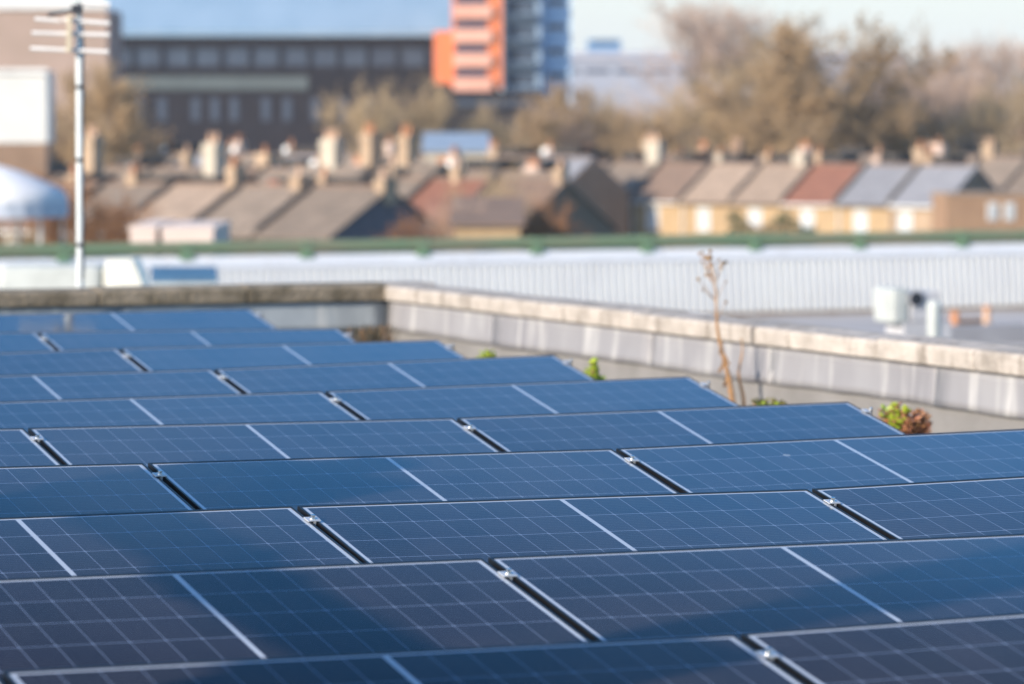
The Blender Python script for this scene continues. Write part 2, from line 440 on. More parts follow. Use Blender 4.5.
# ------------------------------------------------------------------ solar panels
PL, PW, PH, GAP = 1.723, 1.115, 0.030, 0.019
PITCHX = PL + GAP
ez = Vector((0, 0, 1))
def make_panel():
    root = bpy.data.objects.new('solar_panel', None); col.objects.link(root)
    h = PL / 2; fw = 0.008; ft = 0.014
    f = MB()
    f.box(-h, -ft, -PH, h, 0, 0); f.box(-h, -PW, -PH, h, -PW + fw, 0)
    f.box(-h, -PW + fw, -PH, -h + fw, -ft, 0); f.box(h - fw, -PW + fw, -PH, h, -ft, 0)
    f.build('frame', M_frame, root, bevel=0.0012)
    MB().add([(-h + fw, -PW + fw, -0.002), (h - fw, -PW + fw, -0.002), (h - fw, -ft, -0.002), (-h + fw, -ft, -0.002),
              (-h + fw, -PW + fw, -0.007), (h - fw, -PW + fw, -0.007), (h - fw, -ft, -0.007), (-h + fw, -ft, -0.007)],
             [(0, 1, 2, 3), (7, 6, 5, 4), (0, 4, 5, 1), (1, 5, 6, 2), (2, 6, 7, 3), (3, 7, 4, 0)]).build('cell_laminate', M_glass, root)
    # mounting rails under the module, feet down to the roof
    for y in (-0.165, -0.93):
        MB().box(-h - GAP / 2, y - 0.02, -PH - 0.042, h + GAP / 2, y + 0.02, -PH - 0.002).build('mounting_rail', M_alu, root)
    return root
def make_clamp(end=False):
    # Z-shaped end clamp or T-shaped mid clamp with a bolt head
    c = MB()
    if end:
        c.prism([(-0.012, 0.002), (-0.012, 0.006), (0.012, 0.006), (0.012, -0.03), (0.034, -0.03), (0.034, -0.034), (0.006, -0.034), (0.006, 0.002)], -0.022, 0.022, 1)
        bx, bz = 0.022, -0.03
    else:
        c.prism([(-0.012, 0.001), (-0.012, 0.005), (0.029, 0.005), (0.029, 0.001), (0.014, 0.001), (0.014, -0.03), (0.006, -0.03), (0.006, 0.001)], -0.022, 0.022, 1)
        bx, bz = 0.010, 0.005
    o = c.build('clamp', M_alu, bevel=0.001)
    hb = MB(); hb.tube((bx, 0, bz), (bx, 0, bz + (0.012 if not end else 0.045)), 0.0075, n=6)
    hb.tube((bx, 0, bz), (bx, 0, bz + 0.002), 0.011, n=14)
    hb.build('bolt', M_steel, o)
    return o
proto = make_panel(); pmesh = list(proto.children)
mid = make_clamp(False); endc = make_clamp(True)
leg_meshes = {}
def support_leg(hgt):
    key = round(hgt, 2)
    if key not in leg_meshes:
        m = MB(); m.box(-0.02, -0.02, 0, 0.02, 0.02, key); m.box(-0.05, -0.07, 0, 0.05, 0.07, 0.006)
        o = m.build('support_leg', M_alu); leg_meshes[key] = o.data; bpy.data.objects.remove(o)
    return leg_meshes[key]

# height of each row's upper edge as surveyed along the row (the old deck is not flat): picture x, y of the white margin
TOPS = {0: [(5, 671.4), (381.7, 654.3), (728.7, 635), (743.8, 633.6), (1024, 613)],
        1: [(0, 580.8), (172, 575), (478, 558.6), (494, 557), (779, 546.3), (1024, 534)],
        2: [(0, 517.8), (287, 506.4), (557.7, 498.1), (802.6, 489.4), (1024, 476.2)],
        3: [(0, 466.8), (142, 463.2), (386, 457.2), (610, 448.8), (835, 440), (1024, 429.1)],
        4: [(0, 428.8), (246, 423.4), (450, 418.2), (656.8, 410.6), (845, 402)],
        5: [(0, 402), (130.5, 398), (318.5, 391.5), (510.9, 384), (685, 376.8)],
        6: [(0, 375.6), (207.5, 369.5), (385.5, 362), (548.5, 355.2)],
        7: [(0, 352.8), (113.8, 348.6), (282, 344), (434, 340.3)],
        8: [(0, 332.5), (190, 330), (333, 328.6)],
        9: [(0, 314.3), (109.4, 311.6), (247.8, 309)]}
def ytop(r, x):
    T = TOPS[r]
    if x < T[0][0]: i = 0
    else: i = max(j for j in range(len(T) - 1) if T[j][0] <= x or j == 0)
    (x0, y0), (x1, y1) = T[i], T[i + 1]
    return y0 + (x - x0) * (y1 - y0) / (x1 - x0)
def ztop(r, p):
    x = 512 + F * p.x / (p.y * math.cos(PITCH) - p.z * math.sin(PITCH))
    return at(x, ytop(r, x) - 0.55 * 10 / p.y, p.y).z
ROWN = ['nearest', 'second', 'third', 'fourth', 'fifth', 'sixth', 'seventh', 'eighth', 'ninth', 'farthest']
COLN = ['rightmost', 'second from the right', 'third from the right', 'fourth from the right', 'fifth from the right', 'sixth from the right']
NLEFT = {0: 4, 1: 5, 2: 4, 3: 4, 4: 4, 5: 3, 6: 3, 7: 3, 8: 3, 9: 3}
random.seed(11)
first = True
for r in range(10):
    for k in range(NLEFT[r]):
        sc_ = -k - 0.5
        if r == 0 and k == 0: continue
        c0 = A0 + DD * r + U * (sc_ * PITCHX)
        zl = ztop(r, c0 - U * (PL / 2)); zr = ztop(r, c0 + U * (PL / 2))
        jt = (random.random() - 0.5) * 0.010
        ex = (U * PL + Vector((0, 0, zr - zl))).normalized()
        t = TILT + jt
        eyv = Vector((V.x * math.cos(t), V.y * math.cos(t), math.sin(t)))
        ezv = ex.cross(eyv).normalized(); eyv = ezv.cross(ex).normalized()
        org = Vector((c0.x, c0.y, (zl + zr) / 2))
        Mx = Matrix(((ex.x, eyv.x, ezv.x, org.x), (ex.y, eyv.y, ezv.y, org.y), (ex.z, eyv.z, ezv.z, org.z), (0, 0, 0, 1)))
        p = bpy.data.objects.new('solar_panel', None); col.objects.link(p)
        p.empty_display_size = 0.2
        p.matrix_world = Mx
        where = {0: 'the nearest row at the bottom edge'}.get(r, 'the %s row from the camera' % ROWN[r] if r < 9 else 'the farthest row, by the dark parapet')
        tag(p, 'framed blue solar panel, %s in %s' % (COLN[k], where), 'solar panel', 'solar panels in ten tilted rows')
        for ch in pmesh:
            c = ch.copy(); col.objects.link(c); c.parent = p
        for y in (-0.165, -0.93):
            src = endc if k == 0 else mid
            c = src.copy(); col.objects.link(c); c.parent = p; c.location = (PL / 2, y, 0)
            b2 = src.children[0].copy(); col.objects.link(b2); b2.parent = c
            # leg under the rail, held upright
            wp = Mx @ Vector((0.55, y, -PH - 0.042))
            me = support_leg(wp.z - ROOF - 0.005)
            lg = bpy.data.objects.new('support_leg', me); col.objects.link(lg); lg.parent = p
            lg.matrix_parent_inverse = Mx.inverted()
            lg.matrix_basis = Matrix.Translation((wp.x, wp.y, ROOF + 0.001)) @ Matrix.Rotation(YAW, 4, 'Z')
for o in [proto] + pmesh + list(mid.children) + [mid] + list(endc.children) + [endc]:
    bpy.data.objects.remove(o)

# ------------------------------------------------------------------ aerial on the back parapet
M_galv = mat('galvanised_mast', (0.66, 0.69, 0.68), (0.56, 0.59, 0.59), rough=0.55, metal=0.0, scale=6)
M_white = mat('aerial_white_metal', (0.80, 0.77, 0.74), rough=0.5)
M_cream = mat('aerial_cream_boom', (0.62, 0.53, 0.38), rough=0.6)
M_blk = mat('black_plastic', (0.02, 0.022, 0.03), rough=0.5)
Ya = 27.35
pa = at(80, 284, Ya)
ae = empty('aerial_mast', (pa.x, pa.y, CT - 0.3))
tag(ae, 'tall thin white aerial mast with four crossbars, on the dark parapet', 'aerial')
def L_(px, py, dy=0.0):
    q = at(px, py, Ya + dy); return (q.x - pa.x, q.y - pa.y, q.z - (CT - 0.3))
MB().tube((0, 0, 0.05), L_(79.5, 24), 0.025, n=16).build('mast', M_galv, ae, smooth=True)
MB().tube(L_(80, 24), L_(76, 1), 0.022, n=12).build('mast_top', M_galv, ae, smooth=True)
m = MB()
for py in (87, 160, 245): q = L_(80, py); m.tube((q[0], q[1], q[2] - .012), (q[0], q[1], q[2] + .012), 0.029, n=16)
m.build('cable_tie', M_blk, ae)
cable = [Vector(L_(83.5, y, -0.02)) + Vector((0.004 * math.sin(y * .15), 0, 0)) for y in range(280, 20, -12)]
MB().path(cable, 0.005, 6).build('cable', M_blk, ae)
for (x0, y0, x1, y1) in ((30.5, 48.5, 109, 52), (32, 33, 110, 35), (35, 19, 60, 21), (62, 20, 110, 23.5), (80, 2, 110, 5)):
    MB().tube(L_(x0, y0, -0.03), L_(x1, y1, -0.03), 0.014, n=10).build('crossbar', M_white, ae, smooth=True)
MB().prism([(-0.012, 0), (0.02, 0), (0.026, 0.245), (0.0, 0.25)], -0.02, 0.02, 1, Matrix.Translation(Vector(L_(68, 52, -0.07)))).build('boom', M_cream, ae)
MB().tube(L_(48, 15, -0.05), L_(80, 9, -0.05), 0.012, n=8).build('dipole_arm', M_blk, ae)
MB().box(-0.02, -0.03, -0.03, 0.05, 0.03, 0.03, Matrix.Translation(Vector(L_(75, 9, -0.04)))).build('junction_box', M_blk, ae)
MB().box(-0.05, -0.06, 0.06, 0.05, 0.02, 0.26).build('wall_bracket', M_galv, ae)

# added brick stacks, unseen at left, placed to cast shadow streaks across the rows
FL = brickmat('shadow_stack_brick', (0.34, 0.22, 0.13), (0.28, 0.18, 0.11), (0.3, 0.28, 0.25))
for (px, py, Yp, tb, over, wdt, lb) in ((400, 668, 8.8, 5.0, .75, .46, 'nearest of three added shadow casting brick stacks on the roof, out of frame to the left'),
                                   (860, 632, 10.7, 7.2, 1.2, .20, 'tallest of three added shadow casting brick stacks on the roof, out of frame to the left'),
                                   (100, 488, 13.3, 5.0, 0.95, .50, 'farthest of three added shadow casting brick stacks on the roof, out of frame to the left')):
    q = at(px, py, Yp); bx, by = q.x + SUN.x * tb, q.y + SUN.y * tb
    hgt_ = (tb + over) * math.tan(EL) + q.z - ROOF
    fs_ = empty('shadow_stack', (bx, by, ROOF), math.atan2(SUN.y, SUN.x)); tag(fs_, lb, 'chimney stack', 'added shadow casting stacks left of the panels')
    MB().box(-.3, -wdt / 2, 0.001, .3, wdt / 2, hgt_ - .3).build('shaft', FL, fs_)
    MB().box(-.36, -wdt / 2 - .05, hgt_ - .299, .36, wdt / 2 + .05, hgt_ - .12).build('cap', M_concrete, fs_)
    MB().lathe([(.1, 0), (.09, .2), (.11, .25)], (0, 0, hgt_ - .119), 12).build('shadow_stack_pot', mat('terracotta', (0.55, 0.25, 0.12), (0.45, 0.2, 0.1), rough=0.9), fs_)

# added unseen duct between two stacks, there for its slanting shadow on the panels
d0 = at(400, 668, 8.8); d1 = at(100, 488, 13.3)
dh = -1.24 + 5.0 * math.tan(EL)
p0 = Vector((d0.x + SUN.x * 5, d0.y + SUN.y * 5, dh)); p1 = Vector((d1.x + SUN.x * 5, d1.y + SUN.y * 5, dh)); dv = (p1 - p0)
dct = empty('shadow_duct', p0); tag(dct, 'added round duct casting a shadow, bridging two brick stacks, out of frame to the left', 'duct')
MB().tube(dv.normalized() * .31, dv - dv.normalized() * .31, 0.085, n=18).build('duct', M_alu, dct, smooth=True)
for f_ in (.1, .37, .63, .9): MB().tube(dv * f_ - dv.normalized() * .03, dv * f_ + dv.normalized() * .03, 0.098, n=18).build('joint_band', M_steel, dct)

# ------------------------------------------------------------------ weeds on the roof
M_dry = mat('dry_brown_stalk', (0.42, 0.23, 0.10), (0.26, 0.15, 0.08), rough=0.9, scale=20)
M_dry2 = mat('dry_seed_head', (0.34, 0.22, 0.12), rough=0.9, scale=20)
def weed(px0, pxt, ybase, ytop, Y, label, h_thick=0.02, seed=1, heads=True):
    random.seed(seed)
    b0 = at(px0, ybase, Y); b0.z = ROOF
    t0 = at(pxt, ytop, Y)
    root = empty('dead_weed', b0); tag(root, label, 'dead plant')
    d = t0 - b0
    pts = []
    N = 14
    for i in range(N + 1):
        f = i / N
        pts.append(Vector((d.x * f + 0.012 * math.sin(f * 9), 0.01 * math.sin(f * 5), d.z * f)))
    m = MB()
    for i in range(N):
        r0 = h_thick * (1 - i / N) ** 1.1 + 0.0035; r1 = h_thick * (1 - (i + 1) / N) ** 1.1 + 0.0035
        m.tube(pts[i], pts[i + 1], r0, r1, 7, caps=False)
    m.build('stalk', M_dry, root, smooth=True)
    if heads:
        m2 = MB()
        m = MB()
        for i in range(16):
            f = 0.62 + 0.38 * random.random()
            p = d * f; a = random.uniform(-1, 1); l = 0.05 + 0.07 * random.random()
            e = p + Vector((a * l * .9, random.uniform(-.6, .6) * l, l * random.uniform(0.5, 1.3)))
            m.tube(p, e, 0.0028, 0.0018, 4)
            rr = random.uniform(0.006, 0.012)
            m2.lathe([(0.001, -rr), (rr, -rr * .3), (rr * .9, rr * .5), (0.001, rr)], e, 6)
        m2.lathe([(0.004, -.012), (0.022, 0.0), (0.018, 0.012), (0.004, 0.018)], d + Vector((0, 0, 0.005)), 8)
        m.build('twig', M_dry, root); m2.build('seed_head', M_dry2, root)
        # withered leaves near the foot
        m3 = MB()
        for i in range(9):
            z = random.uniform(0.18, 0.5) * d.length; p = d * (z / d.length)
            q = p + Vector((random.uniform(-.03, .03), random.uniform(-.03, .03), -random.uniform(.03, .09)))
            s_ = Vector((.012, .004, 0))
            m3.add([p - s_ * .3, q - s_, q + s_, p + s_ * .3], [(0, 1, 2, 3)])
        m3.build('withered_leaf', M_dry, root)
    return root
weed(733, 709, 430, 259, 22.3, 'tall dead brown weed with seed heads rising in front of the right parapet', 0.014, 3)
weed(742, 740, 420, 338, 22.35, 'short thin dead brown stalk right of the tall weed by the parapet', 0.009, 5, heads=False)

def succulent(px, py_top, Y, h, wdt, cols, label, seed, name='sedum_plant'):
    """small roof sedum: many fleshy leaves round short stems, two leaf colours"""
    random.seed(seed)
    b0 = at(px, py_top, Y); top = b0.z
    root = empty(name, (b0.x, b0.y, ROOF)); tag(root, label, 'plant')
    hh = top - ROOF
    st = MB(); ms = [MB() for _ in cols]
    nst = 22
    for i in range(nst):
        a = random.random() * 6.28; rr = wdt * 0.5 * math.sqrt(random.random())
        x, y = rr * math.cos(a), rr * math.sin(a)
        zt = hh * (1 - 0.22 * (rr / (wdt * .5)) ** 1.4) * random.uniform(0.82, 1.0)
        st.tube((x * .5, y * .5, 0), (x, y, zt), 0.006, 0.004, 5)
        for j in range(46):
            f = 1 - 0.6 * random.random() ** 1.3
            c = Vector((x * .5 + x * .5 * f, y * .5 + y * .5 * f, zt * f))
            th = random.random() * 6.28; ph = random.uniform(-.2, 1.1)
            dr = Vector((math.cos(th) * math.cos(ph), math.sin(th) * math.cos(ph), math.sin(ph)))
            ln = random.uniform(0.026, 0.045); sd = dr.cross(Vector((0, 0, 1)))
            if sd.length < .01: sd = Vector((1, 0, 0))
            sd = sd.normalized() * ln * .36; up = dr.cross(sd).normalized() * ln * .14
            e = c + dr * ln; mdp = c + dr * ln * .6
            mi = 0
            if len(cols) > 1:
                mi = 1 if (x > wdt * 0.02 and zt * f < hh * .8) or random.random() < 0.3 else 0
            ms[mi].add([c, mdp + sd, e, mdp - sd, mdp + up, mdp - up], [(0, 1, 4), (1, 2, 4), (2, 3, 4), (3, 0, 4), (1, 0, 5), (2, 1, 5), (3, 2, 5), (0, 3, 5)])
    st.build('stem', M_dry, root)
    for m_, c_ in zip(ms, cols):
        if m_.v: m_.build('leaf_cluster', c_, root)
    return root
M_sg = mat('yellow_green_leaf', (0.40, 0.44, 0.035), (0.24, 0.34, 0.03), rough=0.5, scale=30)
M_sr = mat('reddened_leaf', (0.50, 0.20, 0.12), (0.36, 0.20, 0.08), rough=0.55, scale=30)
M_so = mat('olive_leaf', (0.12, 0.12, 0.03), (0.2, 0.16, 0.05), rough=0.7, scale=30)
succulent(903, 399, 18.9, .3, 0.23, [M_sg, M_sr], 'largest green and red succulent clump, beside the right end of the fifth row', 1)
succulent(592, 361, 20.4, .2, 0.16, [M_sg], 'bright yellow green succulent clump beside the right end of the seventh row', 2)
succulent(767, 396, 19.6, .2, 0.22, [M_so, M_sg], 'low olive tuft just showing over the panels between tall weed and largest clump', 3)
succulent(489, 345, 21.6, .2, 0.15, [M_sg], 'small green tuft just showing over the panels left of the yellow green clump', 4)
random.seed(8)
b0 = at(368, 332, 26.9)
cw = empty('corner_weeds', (b0.x, b0.y, ROOF)); tag(cw, 'dark tangle of dead weeds in the shaded corner of the two parapets', 'dead plant')
m = MB(); m2 = MB()
for i in range(150):
    a = random.uniform(-.13, .13); y = random.uniform(-.1, .1); l = random.uniform(.15, .27)
    (m2 if i % 6 == 0 else m).tube((a, y, 0), (a + random.uniform(-.1, .1), y + random.uniform(-.05, .05), l), 0.006, 0.003, 4)
m.build('stems', mat('rotten_stems', (0.09, 0.075, 0.05), rough=1.0), cw); m2.build('dry_stems', M_dry, cw)
# damp moss strip against back wall foot
m = MB()
for i in range(400):
    x = random.uniform(-3.0, -0.1); y = random.uniform(-.14, -.02)
    s = random.uniform(.015, .04)
    m.lathe([(s, 0), (s * .8, s * .7), (0.002, s)], (x, y, ROOF), 5)
mo = m.build('moss', mat('dark_moss', (0.07, 0.075, 0.03), rough=1.0)); mo.matrix_world = RM; mo['kind'] = 'stuff'

# ------------------------------------------------------------------ lower roof and ribbed metal wall beyond
Yw = 76.0
wl = at(-30, 262, 70.6); wr = at(1054, 243, 80.4)
yw = math.atan2(wr.y - wl.y, wr.x - wl.x); lw = (Vector((wr.x, wr.y)) - Vector((wl.x, wl.y))).length
LR = zat(309, 80.5)                                      # neighbour roof level
m = MB(); m.box(-70, 0.37, LR - 0.4, 40, 52, LR)
lo_ = m.build('lower_roof', mat('grey_membrane_roof', (0.50, 0.455, 0.43), (0.40, 0.37, 0.35), rough=0.85, scale=0.35)); lo_.matrix_world = RM; struct(lo_)
m = MB(); m.box(-69, 0.5, GZ, 39, 51.8, LR - 0.401)
o = m.build('neighbour_building', MATS['stock_brick']); o.matrix_world = RM; tag(o, 'low broad building under the grey flat roof beyond the parapets', 'building')
mid_w = at(512, 252, Yw)
WT = mid_w.z                                            # top of the cap
WM = Matrix.Translation((mid_w.x, mid_w.y, 0)) @ Matrix.Rotation(R(25.5), 4, 'Z')
MW = mat('white_coated_cladding', (0.78, 0.765, 0.73), (0.74, 0.725, 0.70), rough=0.5, scale=0.8)
MWc = mat('white_cap_flashing', (0.84, 0.84, 0.85), (0.78, 0.78, 0.80), rough=0.5, scale=0.6)
cwall = empty('ribbed_metal_roof', (0, 0, 0)); cwall.matrix_world = WM
tag(cwall, 'long low slope of white ribbed metal roofing beyond the grey flat roof', 'metal roof')
m = MB(); per = 0.155
poly = []; x = -16.0
while x < 16:
    poly += [(x, 0.0), (x + per * .5, 0.0), (x + per * .56, 0.06), (x + per * .94, 0.06)]; x += per
poly += [(16, 0.0), (16, 0.2), (-16, 0.2)]
n = len(poly) - 2
vs_ = []; fs = []
for (a, b) in poly[:n]: vs_ += [(a, b * .75 - (WT - 0.17 - LR) * 0.12, LR - b * .65), (a, b * .75, WT - 0.17 - b * .65)]
for i in range(n - 1): fs.append((2 * i, 2 * i + 2, 2 * i + 3, 2 * i + 1))
m.add(vs_, fs)
m.build('ribbed_cladding', MW, cwall)
MB().prism([(-0.02, WT - 0.22), (-0.02, WT - 0.05), (0.05, WT + 0.0), (0.5, WT + 0.0), (0.5, WT - 0.2)], -16, 16, 0).build('cap_flashing', MWc, cwall)
MB().box(-16, 0.06, GZ, 16, 0.49, WT - 0.201).build('wall_core', M_concrete, cwall)
MB().box(-16, -.6, LR, 16, -0.36, LR + 0.08).build('kerb', mat('rusty_brown_kerb', (0.25, 0.17, 0.11), (0.3, 0.25, 0.2), rough=0.9, scale=2), cwall)
MWc = stained(MATS['white_cap_flashing'], (0.42, 0.38, 0.33), 0.55, 0.75, 0.5)
stained(MATS['white_coated_cladding'], (0.45, 0.42, 0.38), 0.58, 0.75, 0.35)
# green rail on brackets
MG = mat('green_painted_steel', (0.15, 0.22, 0.12), (0.22, 0.215, 0.13), rough=0.6, scale=0.5)
MG2 = mat('bright_green_bracket', (0.19, 0.31, 0.18), rough=0.5)
gr = empty('green_pipe_rail', (0, 0, 0)); gr.matrix_world = WM
tag(gr, 'long green pipe on brackets along the top of the white ribbed roof', 'pipe')
MB().tube((-16, 0.12, WT + 0.15), (16, 0.12, WT + 0.15), 0.125, n=14).build('pipe', MG, gr, smooth=True)
x = -13.4
bm_ = None
while x < 14:
    if bm_ is None:
        q = MB(); q.box(-.13, -.02, WT - 0.07, .13, .26, WT + .02); q.box(-.1, .0, WT + .0, -.05, .24, WT + .27); q.box(.05, .0, WT, .1, .24, WT + .27); q.box(-.05, -.01, WT - .02, .05, .02, WT + .1)
        o = q.build('bracket', MG2, gr); bm_ = o
    else:
        o = bm_.copy(); col.objects.link(o); o.parent = gr
    o.location = (x, 0, 0); x += 2.32
# things standing on the lower roof
vx = empty('roof_vent', at(910, 322, 40)); vx.rotation_euler = (0, 0, R(18))
vx.location.z = LR
tag(vx, 'white boxy roof fan unit with a dark round opening behind the right parapet', 'roof vent')
MVw = mat('white_painted_metal', (0.50, 0.52, 0.49), rough=0.5); MVg = mat('grey_vent_metal', (0.50, 0.49, 0.50), rough=0.6)
def zz(py, Y): return zat(py, Y) - LR
zt, zb = zz(287, 40), zz(323, 40)
MB().box(-0.27, -0.20, zb, -0.09, 0.3, zt).build('housing', MVw, vx, bevel=0.04)
MB().box(-0.086, -0.20, zb + .02, 0.24, 0.3, zt - 0.04).build('duct_box', MVg, vx, bevel=0.02)
MB().box(-0.15, -0.2, 0, 0.35, 0.25, zb + .02).build('plinth', MVg, vx)
o = MB().tube((-0.03, -0.215, zz(298, 40)), (-0.03, -0.202, zz(298, 40)), 0.07, n=20).build('fan_opening', M_blk, vx)
MB().tube((-0.03, -0.222, zz(298, 40)), (-0.03, -0.203, zz(298, 40)), 0.085, n=20).build('opening_collar', MVg, vx)
o.location.y = -0.012
q = at(934, 331, 36)
vp = empty('vent_pipe', (q.x, q.y, LR)); tag(vp, 'short white vent pipe standing right of the boxy roof fan unit', 'vent pipe')
MB().tube((0, 0, 0), (0, 0, zat(309, 36) - LR), 0.062, n=16).build('pipe', MVw, vp, smooth=True)
MB().lathe([(0.064, 0), (0.07, 0.02), (0.065, 0.05), (0.03, 0.08)], (0, 0, zat(309, 36) - LR), 16).build('cowl', MVw, vp, smooth=True)
MT = mat('terracotta', (0.55, 0.25, 0.12), (0.45, 0.2, 0.1), rough=0.9)
MPe = mat('peach_terracotta', (0.62, 0.40, 0.27), rough=0.9)
for (px, y0, y1, r_, lb) in ((936, 320, 309, .05, 'small peach clay pot stack, leftmost of three on the lower roof'), (955, 320, 311, .08, 'squat orange clay pot, middle one of three on the lower roof'), (987, 320, 306, .07, 'tall peach clay pot stack, rightmost of three on the lower roof')):
    q = at(px, y0, 73); s = empty('clay_pot', (q.x, q.y, LR)); tag(s, lb, 'clay pot', 'clay pots on the lower roof')
    hh = zat(y1, 73) - LR
    MB().lathe([(r_ * 1.1, 0), (r_, hh * .5), (r_ * .85, hh * .85)], n=12).build('pot', MT if '955' in str(px) else MPe, s, smooth=True)
    MB().lathe([(r_ * 1.0, hh * .85), (r_ * 1.05, hh), (r_ * .7, hh * 1.02)], n=12).build('rim', MT, s)
a_ = at(945, 312, 73.5); b_2 = at(985, 309, 74)
o = MB().tube((a_.x, a_.y, LR + .10), (b_2.x, b_2.y, LR + .10), 0.05, n=10).build('rusty_pipe', mat('rust', (0.3, 0.17, 0.09), rough=.9)); tag(o, 'rusty brown pipe lying between the clay pots on the lower roof', 'pipe')
# plinths along the lower roof edge
a_ = at(930, 322, 68)
o = MB().box(-0.0, -0.2, 0, 3.2, 0.2, 0.32).build('roof_kerb', mat('grey_upstand', (0.36, 0.35, 0.36), rough=.9, scale=2)); o.location = (a_.x, a_.y, LR); o.rotation_euler = (0, 0, R(24)); tag(o, 'long low grey kerb on the lower roof in front of the clay pots', 'kerb')
# rooflights, left
q = at(130, 284, 60)
rl = empty('rooflight', (q.x, q.y, LR)); tag(rl, 'cream domed rooflight in front of the white ribbed roof, right of the aerial', 'rooflight')
zt = zat(258, 60) - LR
MB().box(-.33, -.5, 0, .33, .5, zt * .45).build('kerb', MVw, rl)
MB().prism([(-.33, zt * .451), (-.33, zt * .9), (-.27, zt), (.1, zt), (.24, zt * .8), (.33, zt * .451)], -.5, .5, 1).build('dome', mat('cream_acrylic', (0.78, 0.76, 0.66), rough=.4), rl, bevel=.03)
q = at(184, 282, 58)
rl = empty('blue_roof_sheet', (q.x, q.y, LR)); rl.rotation_euler = (0, 0, R(5)); tag(rl, 'flat blue sheeted skylight lying right of the cream domed rooflight', 'skylight')
MB().box(-.45, -.6, 0, .45, .6, zat(281, 58) - LR).build('kerb', MVw, rl)
zb = zat(281, 58) - LR
MB().prism([(-.6, zb + .001), (.6, zat(268, 58) - LR - .05), (.6, zat(268, 58) - LR), (-.6, zb + .06)], -.47, .47, 0).build('sheet', mat('blue_sheet', (0.08, 0.17, 0.26), rough=.5), rl)
q = at(44, 283, 60)
q2 = empty('white_roof_box', (q.x, q.y, LR)); tag(q2, 'long white rounded roof housing in front of the white ribbed roof, behind the aerial mast', 'roof housing')
zt = zat(264, 60) - LR
MB().box(-.62, -.5, 0, .88, .5, zt).build('housing', MVw, q2, bevel=.08)
MB().box(-.55, -.505, .1, .8, -.501, .2).build('louvre', MVg, q2)

# ------------------------------------------------------------------ terraced houses
BR_Y = brickmat('yellow_stock_brick', (0.49, 0.31, 0.145), (0.40, 0.26, 0.125), (0.42, 0.33, 0.23))
BR_B = brickmat('brown_brick', (0.27, 0.15, 0.085), (0.22, 0.13, 0.08), (0.28, 0.22, 0.17))
BR_T = brickmat('tan_brick', (0.44, 0.29, 0.17), (0.35, 0.22, 0.13), (0.45, 0.38, 0.3))
REND = mat('cream_render', (0.54, 0.47, 0.37), (0.46, 0.40, 0.32), rough=.9, scale=1)
PINK = mat('pale_pink_render', (0.62, 0.46, 0.38), (0.55, 0.42, 0.35), rough=.9, scale=1)
PALEP = mat('pale_shell_pink_render', (0.72, 0.58, 0.50), (0.66, 0.53, 0.46), rough=.9, scale=1)
def tiles(name, c1, c2): return brickmat(name, c1, c2, tuple(x * .55 for x in c1), sx=0.3, sy=0.14, msize=0.012, rnd=.1)
T_gb = tiles('grey_brown_slates', (0.29, 0.22, 0.165), (0.22, 0.17, 0.13))
T_br = tiles('brown_tiles', (0.26, 0.17, 0.12), (0.22, 0.15, 0.11))
T_tan = tiles('pinkish_tan_tiles', (0.40, 0.29, 0.21), (0.32, 0.235, 0.175))
T_red = tiles('red_brown_tiles', (0.31, 0.13, 0.08), (0.25, 0.11, 0.075))
T_gr = tiles('pale_grey_slates', (0.29, 0.285, 0.30), (0.24, 0.24, 0.26))
WHT = mat('white_window_frame', (0.82, 0.82, 0.80), rough=.5)
PANE = mat('pale_window_pane', (0.42, 0.45, 0.48), (0.6, 0.6, 0.58), rough=.15, scale=1.2)
PANE_D = mat('dark_window_pane', (0.03, 0.035, 0.045), rough=.08)
SLATEW = mat('dark_slate_hanging', (0.12, 0.12, 0.145), (0.09, 0.09, 0.11), rough=.8)
DARKD = mat('dormer_shade_black', (0.022, 0.022, 0.026), (0.03, 0.028, 0.028), rough=.8)  # dormer black, dark enough to put in the shade behind the ridges
LEADR = mat('parapet_lead', (0.13, 0.105, 0.085), rough=.8)

